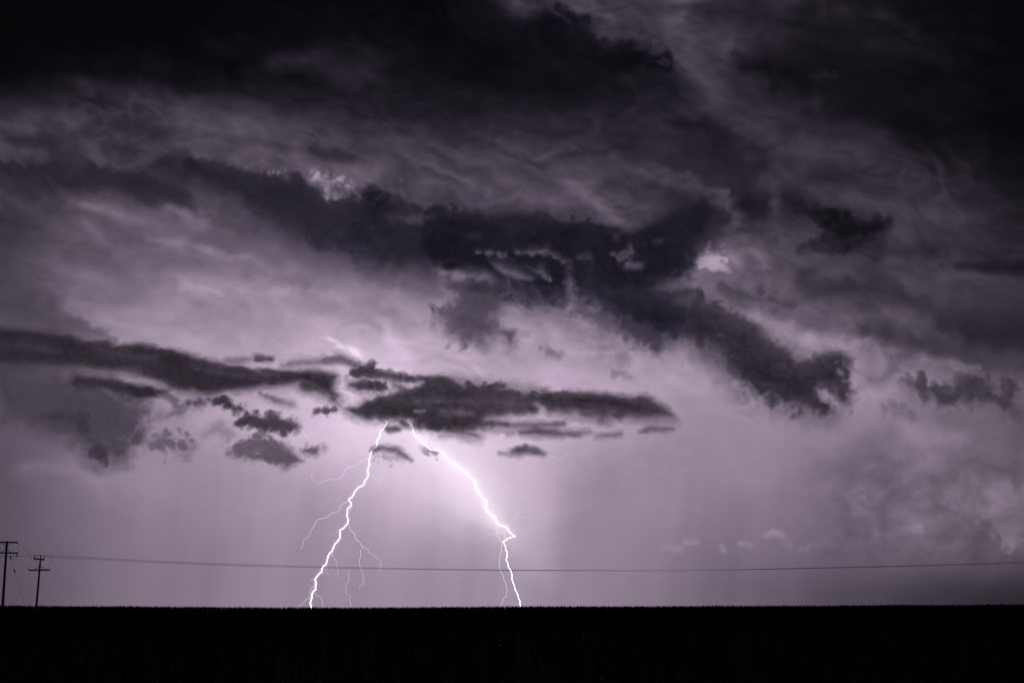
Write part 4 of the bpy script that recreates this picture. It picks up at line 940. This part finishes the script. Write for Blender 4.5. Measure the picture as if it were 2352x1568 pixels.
# ---------------------------------------------------------------- ground and crop
def smooth_noise_mat(name, c0, c1, scale, rough=1.0):
    m = bpy.data.materials.new(name); m.use_nodes = True
    nt = m.node_tree; b = nt.nodes['Principled BSDF']
    tc = nt.nodes.new('ShaderNodeTexCoord'); nz = nt.nodes.new('ShaderNodeTexNoise'); nz.inputs['Scale'].default_value = scale; nz.inputs['Detail'].default_value = 6
    cr = nt.nodes.new('ShaderNodeValToRGB'); cr.color_ramp.elements[0].color = c0 + (1,); cr.color_ramp.elements[1].color = c1 + (1,)
    cr.color_ramp.elements[0].position = .35; cr.color_ramp.elements[1].position = .65
    nt.links.new(tc.outputs['Object'], nz.inputs['Vector']); nt.links.new(nz.outputs[0], cr.inputs[0]); nt.links.new(cr.outputs[0], b.inputs['Base Color'])
    b.inputs['Roughness'].default_value = rough; b.inputs['Specular IOR Level'].default_value = .1
    return m

SKX = [-3000, 0, 600, 1200, 1700, 2100, 2700, 3300, 4096, 7000]
SKY_ = [2424, 2424.5, 2428, 2432.5, 2431, 2428, 2427, 2424, 2420, 2416]
CREST, CROP = 70.0, .8
def ground_z(x, y):
    px = 2048 + x / np.maximum(y, 8) * FPX * 1.7415
    pc = 2048 + x / CREST * FPX * 1.7415
    top = EYE + (2427 - np.interp(pc, SKX, SKY_)) / (FPX * 1.7415) * CREST
    crest = top - CROP + .085
    t = np.clip(y / CREST, 0, 1)
    up = crest * sstep(t) + .04 * np.sin(x * .21 + y * .13) * sstep((CREST - y) / 30)
    down = crest - .00022 * np.maximum(y - CREST, 0) ** 2
    down = np.where(y > 200, crest - .00022 * 130 ** 2 - (y - 200) * .0045, down)
    return np.where(y < 0, 0 * up, np.where(y < CREST, up, down))

def build_ground():
    ys = np.concatenate([np.arange(-40, 120, 2.0), np.geomspace(122, 16000, 60)])
    xs = np.concatenate([-np.geomspace(60, 16000, 40)[::-1], np.arange(-58, 60, 2.0), np.geomspace(60, 16000, 40)])
    X, Y = np.meshgrid(xs, ys)
    Z = ground_z(X, Y)
    ny, nx = X.shape; idx = np.arange(ny * nx).reshape(ny, nx)
    F = np.stack([idx[:-1, :-1], idx[:-1, 1:], idx[1:, 1:], idx[1:, :-1]], -1).reshape(-1, 4)
    me = np_mesh('ground', np.stack([X, Y, Z], -1).reshape(-1, 3), F)
    o = obj('ground', me, smooth_noise_mat('dark_soil', (.022, .017, .011), (.04, .031, .02), .6))
    tag(o, 'dark farmland soil under the crop, falling away beyond the crest', kind='structure')
build_ground()

def build_crop():
    r = np.random.RandomState(5)
    P = []
    for y0, y1, dens in ((7, 30, 5.0), (30, 55, 4.5), (55, 76, 17.0)):
        hw = .5 * y1 + 6; n = int((y1 - y0) * 2 * hw * dens)
        x = r.uniform(-hw, hw, n); y = r.uniform(y0, y1, n)
        x = np.round(x / .25) * .25 + r.normal(0, .05, n)          # drilled rows
        k = np.abs(x) < .5 * y + 6
        P.append(np.stack([x[k], y[k]], 1))
    P = np.concatenate(P); n = len(P)
    z = ground_z(P[:, 0], P[:, 1])
    h = CROP * (1 + .03 * r.randn(n)) + .05 * perlin(P[:, 0] / 2.5, P[:, 1] / 9.0, 3) - .04 * (r.rand(n) < .3)
    V, F = [], []; base = 0
    def add(pts, faces):
        nonlocal base
        k = pts.shape[1]
        V.append(pts.reshape(-1, 3)); f = np.array(faces)[None] + (np.arange(len(pts)) * k)[:, None, None] + base
        F.append(f.reshape(-1, f.shape[-1])); base += len(pts) * k
    B = np.stack([P[:, 0], P[:, 1], z], 1)
    ex, ey, ez = np.eye(3)
    lean = np.stack([r.normal(0, .05, n), r.normal(0, .05, n), np.zeros(n)], 1)
    a = r.uniform(0, math.pi, n); side = np.stack([np.cos(a), np.sin(a), 0 * a], 1)
    top = B + lean * h[:, None] + ez * h[:, None]
    # stalk and ear: a crossed pair of slim blades
    for q in (0, 1):
        s = side if q == 0 else np.stack([-side[:, 1], side[:, 0], 0 * a], 1)
        m = B + (top - B) * .82
        add(np.stack([B - s * .008, B + s * .008, m + s * .006, m - s * .006], 1), [(0, 1, 2, 3)])
        w = (.006 + .005 * r.rand(n))[:, None]
        e1 = m + (top - m) * .4
        add(np.stack([m, e1 + s * w, top, e1 - s * w], 1), [(0, 1, 2, 3)])
    for q in range(4):
        aa = a + q * 1.7 + r.uniform(-.4, .4, n)
        d = np.stack([np.cos(aa), np.sin(aa), 0 * aa], 1); sd = np.stack([-np.sin(aa), np.cos(aa), 0 * aa], 1)
        b0 = B + (top - B) * (.25 + .15 * q)
        L = (.28 + .12 * r.rand(n))[:, None]
        m = b0 + d * L * .5 + ez * L * .45; t = b0 + d * L * .95 + ez * L * (.05 + .5 * r.rand(n))[:, None]
        w = .014
        add(np.stack([b0, m + sd * w, t, m - sd * w], 1), [(0, 1, 2, 3)])
    me = np_mesh('crop_field', np.concatenate(V), np.concatenate(F))
    o = obj('crop_field', me, smooth_noise_mat('crop_leaf', (.02, .024, .010), (.036, .036, .018), .35, .8))
    tag(o, 'dark field of standing grain crop with ragged ears against the sky', 'crop field', kind='stuff')
build_crop()

# ---------------------------------------------------------------- utility poles and wires
def solid(name, c, rough=.8, metal=0.0): 
    m = smooth_noise_mat(name, tuple(k * .7 for k in c), c, 9.0, rough)
    m.node_tree.nodes['Principled BSDF'].inputs['Metallic'].default_value = metal
    return m
WOOD = solid('creosoted_wood', (.045, .032, .024)); STEEL = solid('galvanised_steel', (.12, .12, .12), .6, .6)
PORC = solid('brown_porcelain', (.05, .025, .018), .3); WIRE = solid('weathered_wire', (.06, .06, .06), .6, .5)

def at_origin(me, org):
    me.transform(__import__('mathutils').Matrix.Translation(-org)); return me
def beam(p, q, w, h):
    """squared timber from p to q"""
    t = (q - p).normalized(); u = Vector((0, 1, 0)); v = t.cross(u).normalized(); u = v.cross(t).normalized()
    V = [];
    for c in (p, q):
        for a, b in ((-1, -1), (1, -1), (1, 1), (-1, 1)): V.append(tuple(c + v * a * h / 2 + u * b * w / 2))
    F = [(0, 1, 2, 3), (7, 6, 5, 4), (0, 4, 5, 1), (1, 5, 6, 2), (2, 6, 7, 3), (3, 7, 4, 0)]
    me = bpy.data.meshes.new('beam'); me.from_pydata(V, [], F); me.update(); return me
def lathe(p, q, prof, sides=10):
    n = len(prof); pts = [p + (q - p) * t for t, r in prof]; return tube(pts, [r for t, r in prof], sides)
def cable(pts, r):
    # smooth through the points
    out = []
    n = len(pts)
    for i in range(n - 1):
        p0, p1, p2, p3 = pts[max(i - 1, 0)], pts[i], pts[i + 1], pts[min(i + 2, n - 1)]
        for k in range(6):
            t = k / 6
            out.append(.5 * ((2 * p1) + (p2 - p0) * t + (2 * p0 - 5 * p1 + 4 * p2 - p3) * t * t + (3 * p1 - p0 - 3 * p2 + p3) * t ** 3))
    out.append(pts[-1]); return tube(out, [r] * len(out), 5)

D1, D2 = 185.0, 234.0
PZ = lambda x, y, d: point(x / 3.92, 2100 + y / 3.92, d)

def utility_pole(label, base, d):
    e = bpy.data.objects.new('utility_pole', None); COL.objects.link(e); e.location = base
    tag(e, label, 'utility pole', 'wooden utility poles at the field edge'); return e
def part(e, name, me, mat, parent=None):
    me.name = name; at_origin(me, e.location); return obj(name, me, mat, parent or e)

# nearer pole, cut by the left edge of the picture
b = PZ(32, 1450, D1); b.z = float(ground_z(np.array(b.x), np.array(b.y)))
p1 = utility_pole('taller wooden utility pole at the left edge with two crossarms and an X of braces', b, D1)
top = PZ(110, 244, D1); low = PZ(40, 1275, D1); foot = low + (low - top) * ((b.z - .6 - low.z) / (low.z - top.z))
p1.location = Vector((foot.x, foot.y, b.z))
part(p1, 'pole', lathe(foot, top, [(0, .21), (.5, .175), (.99, .15), (1, .12)], 12), WOOD)
yo = Vector((0, -.19, 0))
part(p1, 'crossarm', beam(PZ(-66, 264, D1) + yo, PZ(286, 270, D1) + yo, .13, .21), WOOD)
part(p1, 'crossarm', beam(PZ(-90, 431, D1) + yo, PZ(292, 434, D1) + yo, .13, .2), WOOD)
yb = Vector((0, -.27, 0))
for a, c in (((48, 280), (176, 420)), ((182, 278), (36, 420))):
    part(p1, 'brace', beam(PZ(*a, D1) + yb, PZ(*c, D1) + yb, .02, .08), STEEL)
    yb = yb + Vector((0, -.02, 0))
for (x, y), (x2, y2), r in (((272, 440), (280, 490), .07), ((288, 274), (304, 296), .045), ((-70, 440), (-62, 488), .07), ((4, 274), (12, 296), .045)):
    pp, qq = PZ(x, y, D1) + yo * 1.4, PZ(x2, y2, D1) + yo * 1.4
    part(p1, 'insulator', lathe(pp, qq, [(0, r * .5), (.15, r), (.3, r * .6), (.45, r), (.6, r * .6), (.75, r), (1, r * .4)], 10), PORC)
for pts, r in (([(300, 298), (290, 340), (300, 400), (298, 440), (288, 486)], .018), ([(222, 300), (230, 400), (222, 470), (235, 515), (255, 520), (268, 500), (276, 485)], .015), ([(4, 290), (22, 320), (28, 370), (10, 420)], .02)):
    part(p1, 'jumper_wire', cable([PZ(*q, D1) + yo * 1.6 for q in pts], r), WIRE)
g0, g1 = PZ(150, 440, D1), PZ(385, 1262, D1)
gm = [PZ(168, 512, D1), PZ(227, 715, D1), PZ(275, 880, D1), PZ(330, 1060, D1)]
gd = g1 - gm[-1]; gend = g1 + gd * ((b.z - g1.z) / gd.z)
gw = part(p1, 'guy_wire', cable([g0] + gm + [g1, gend], .014), WIRE)
for q in gm[:2]:
    part(p1, 'insulator', lathe(q + Vector((-.06, 0, .24)), q + Vector((.06, 0, -.24)), [(0, .03), (.3, .10), (.5, .075), (.7, .10), (1, .03)], 10), PORC, gw)

# second pole, farther and shorter in the picture
b2 = PZ(560, 1400, D2); b2.z = float(ground_z(np.array(b2.x), np.array(b2.y)))
p2 = utility_pole('shorter-looking wooden utility pole right of the edge pole, topped by a three-pronged bracket', b2, D2)
top = PZ(640, 468, D2); low = PZ(570, 1275, D2); foot = low + (low - top) * ((b2.z - .6 - low.z) / (low.z - top.z))
p2.location = Vector((foot.x, foot.y, b2.z))
part(p2, 'pole', lathe(foot, top, [(0, .21), (.5, .18), (.92, .15), (.94, .11), (1, .10)], 12), WOOD)
part(p2, 'crossarm', beam(PZ(532, 520, D2) + yo, PZ(702, 540, D2) + yo, .14, .26), WOOD)
for (x, y), (x2, y2) in (((546, 520), (554, 470)), ((688, 535), (697, 487))):
    part(p2, 'insulator', lathe(PZ(x, y, D2) + yo, PZ(x2, y2, D2) + yo, [(0, .09), (.4, .10), (.6, .085), (1, .07)], 10), PORC)
part(p2, 'crossarm', beam(PZ(462, 702, D2) + yo, PZ(793, 698, D2) + yo, .14, .25), WOOD)
for a, c in (((628, 638), (558, 696)), ((640, 628), (694, 692))):
    part(p2, 'brace', beam(PZ(*a, D2) + yb, PZ(*c, D2) + yb, .02, .09), STEEL)
for (x, y), (x2, y2) in (((472, 700), (448, 682)), ((730, 698), (738, 684))):
    part(p2, 'insulator', lathe(PZ(x, y, D2) + yo, PZ(x2, y2, D2) + yo, [(0, .05), (.5, .09), (1, .05)], 8), PORC)
for pts in ([(492, 476), (488, 560), (482, 630), (465, 670), (452, 684)], [(815, 490), (795, 570), (778, 650), (760, 672), (738, 686)]):
    part(p2, 'jumper_wire', cable([PZ(*q, D2) + yo for q in pts], .016), WIRE)

def line(name, label, pts, r, grp):
    P = [point(x, y, d) for x, y, d in pts]
    me = cable(P, r); o = obj(name, me, WIRE); tag(o, label, 'wire', grp); return o
WX = [(-400, 2236), (0, 2226), (160, 2220), (206, 2221), (407, 2231), (697, 2246), (988, 2257), (1366, 2267.5), (1750, 2275), (2050, 2279), (2350, 2281), (2730, 2281), (3253, 2273), (3660, 2264.5), (4096, 2253), (4700, 2233)]
OF = [-5, -3, 0, 6, 6, 5.5, 5, 3.5, 2, .5, -.5, -1.5, -4, -6, -8, -11]
for f, dd, lab in ((0, 0.0, 'long power line strand that runs highest at the second pole and lowest at the right'),
                   (.5, .6, 'middle strand of the long power line across the lower sky'),
                   (1, 1.2, 'long power line strand that hangs lowest beside the second pole and highest at the right')):
    line('power_line', lab, [(x, y + o * f + (f - .5) * 1.6, D2 + dd) for (x, y), o in zip(WX, OF)], .02, 'strands of the long power line')
line('span_wire', 'thin wire slanting from the edge pole upper crossarm tip down to the second pole', [(304 / 3.92, 2100 + 296 / 3.92, D1 - .2), (400 / 3.92, 2100 + 400 / 3.92, 208), (470 / 3.92, 2100 + 472 / 3.92, 222), (620 / 3.92, 2100 + 610 / 3.92, D2 - .3)], .016, None)
line('span_wire', 'thin wire slanting from the edge pole lower crossarm down to the second pole crossarm end', [(240 / 3.92, 2100 + 515 / 3.92, D1 - .2), (340 / 3.92, 2100 + 605 / 3.92, 208), (448 / 3.92, 2100 + 682 / 3.92, D2 - .3)], .016, None)
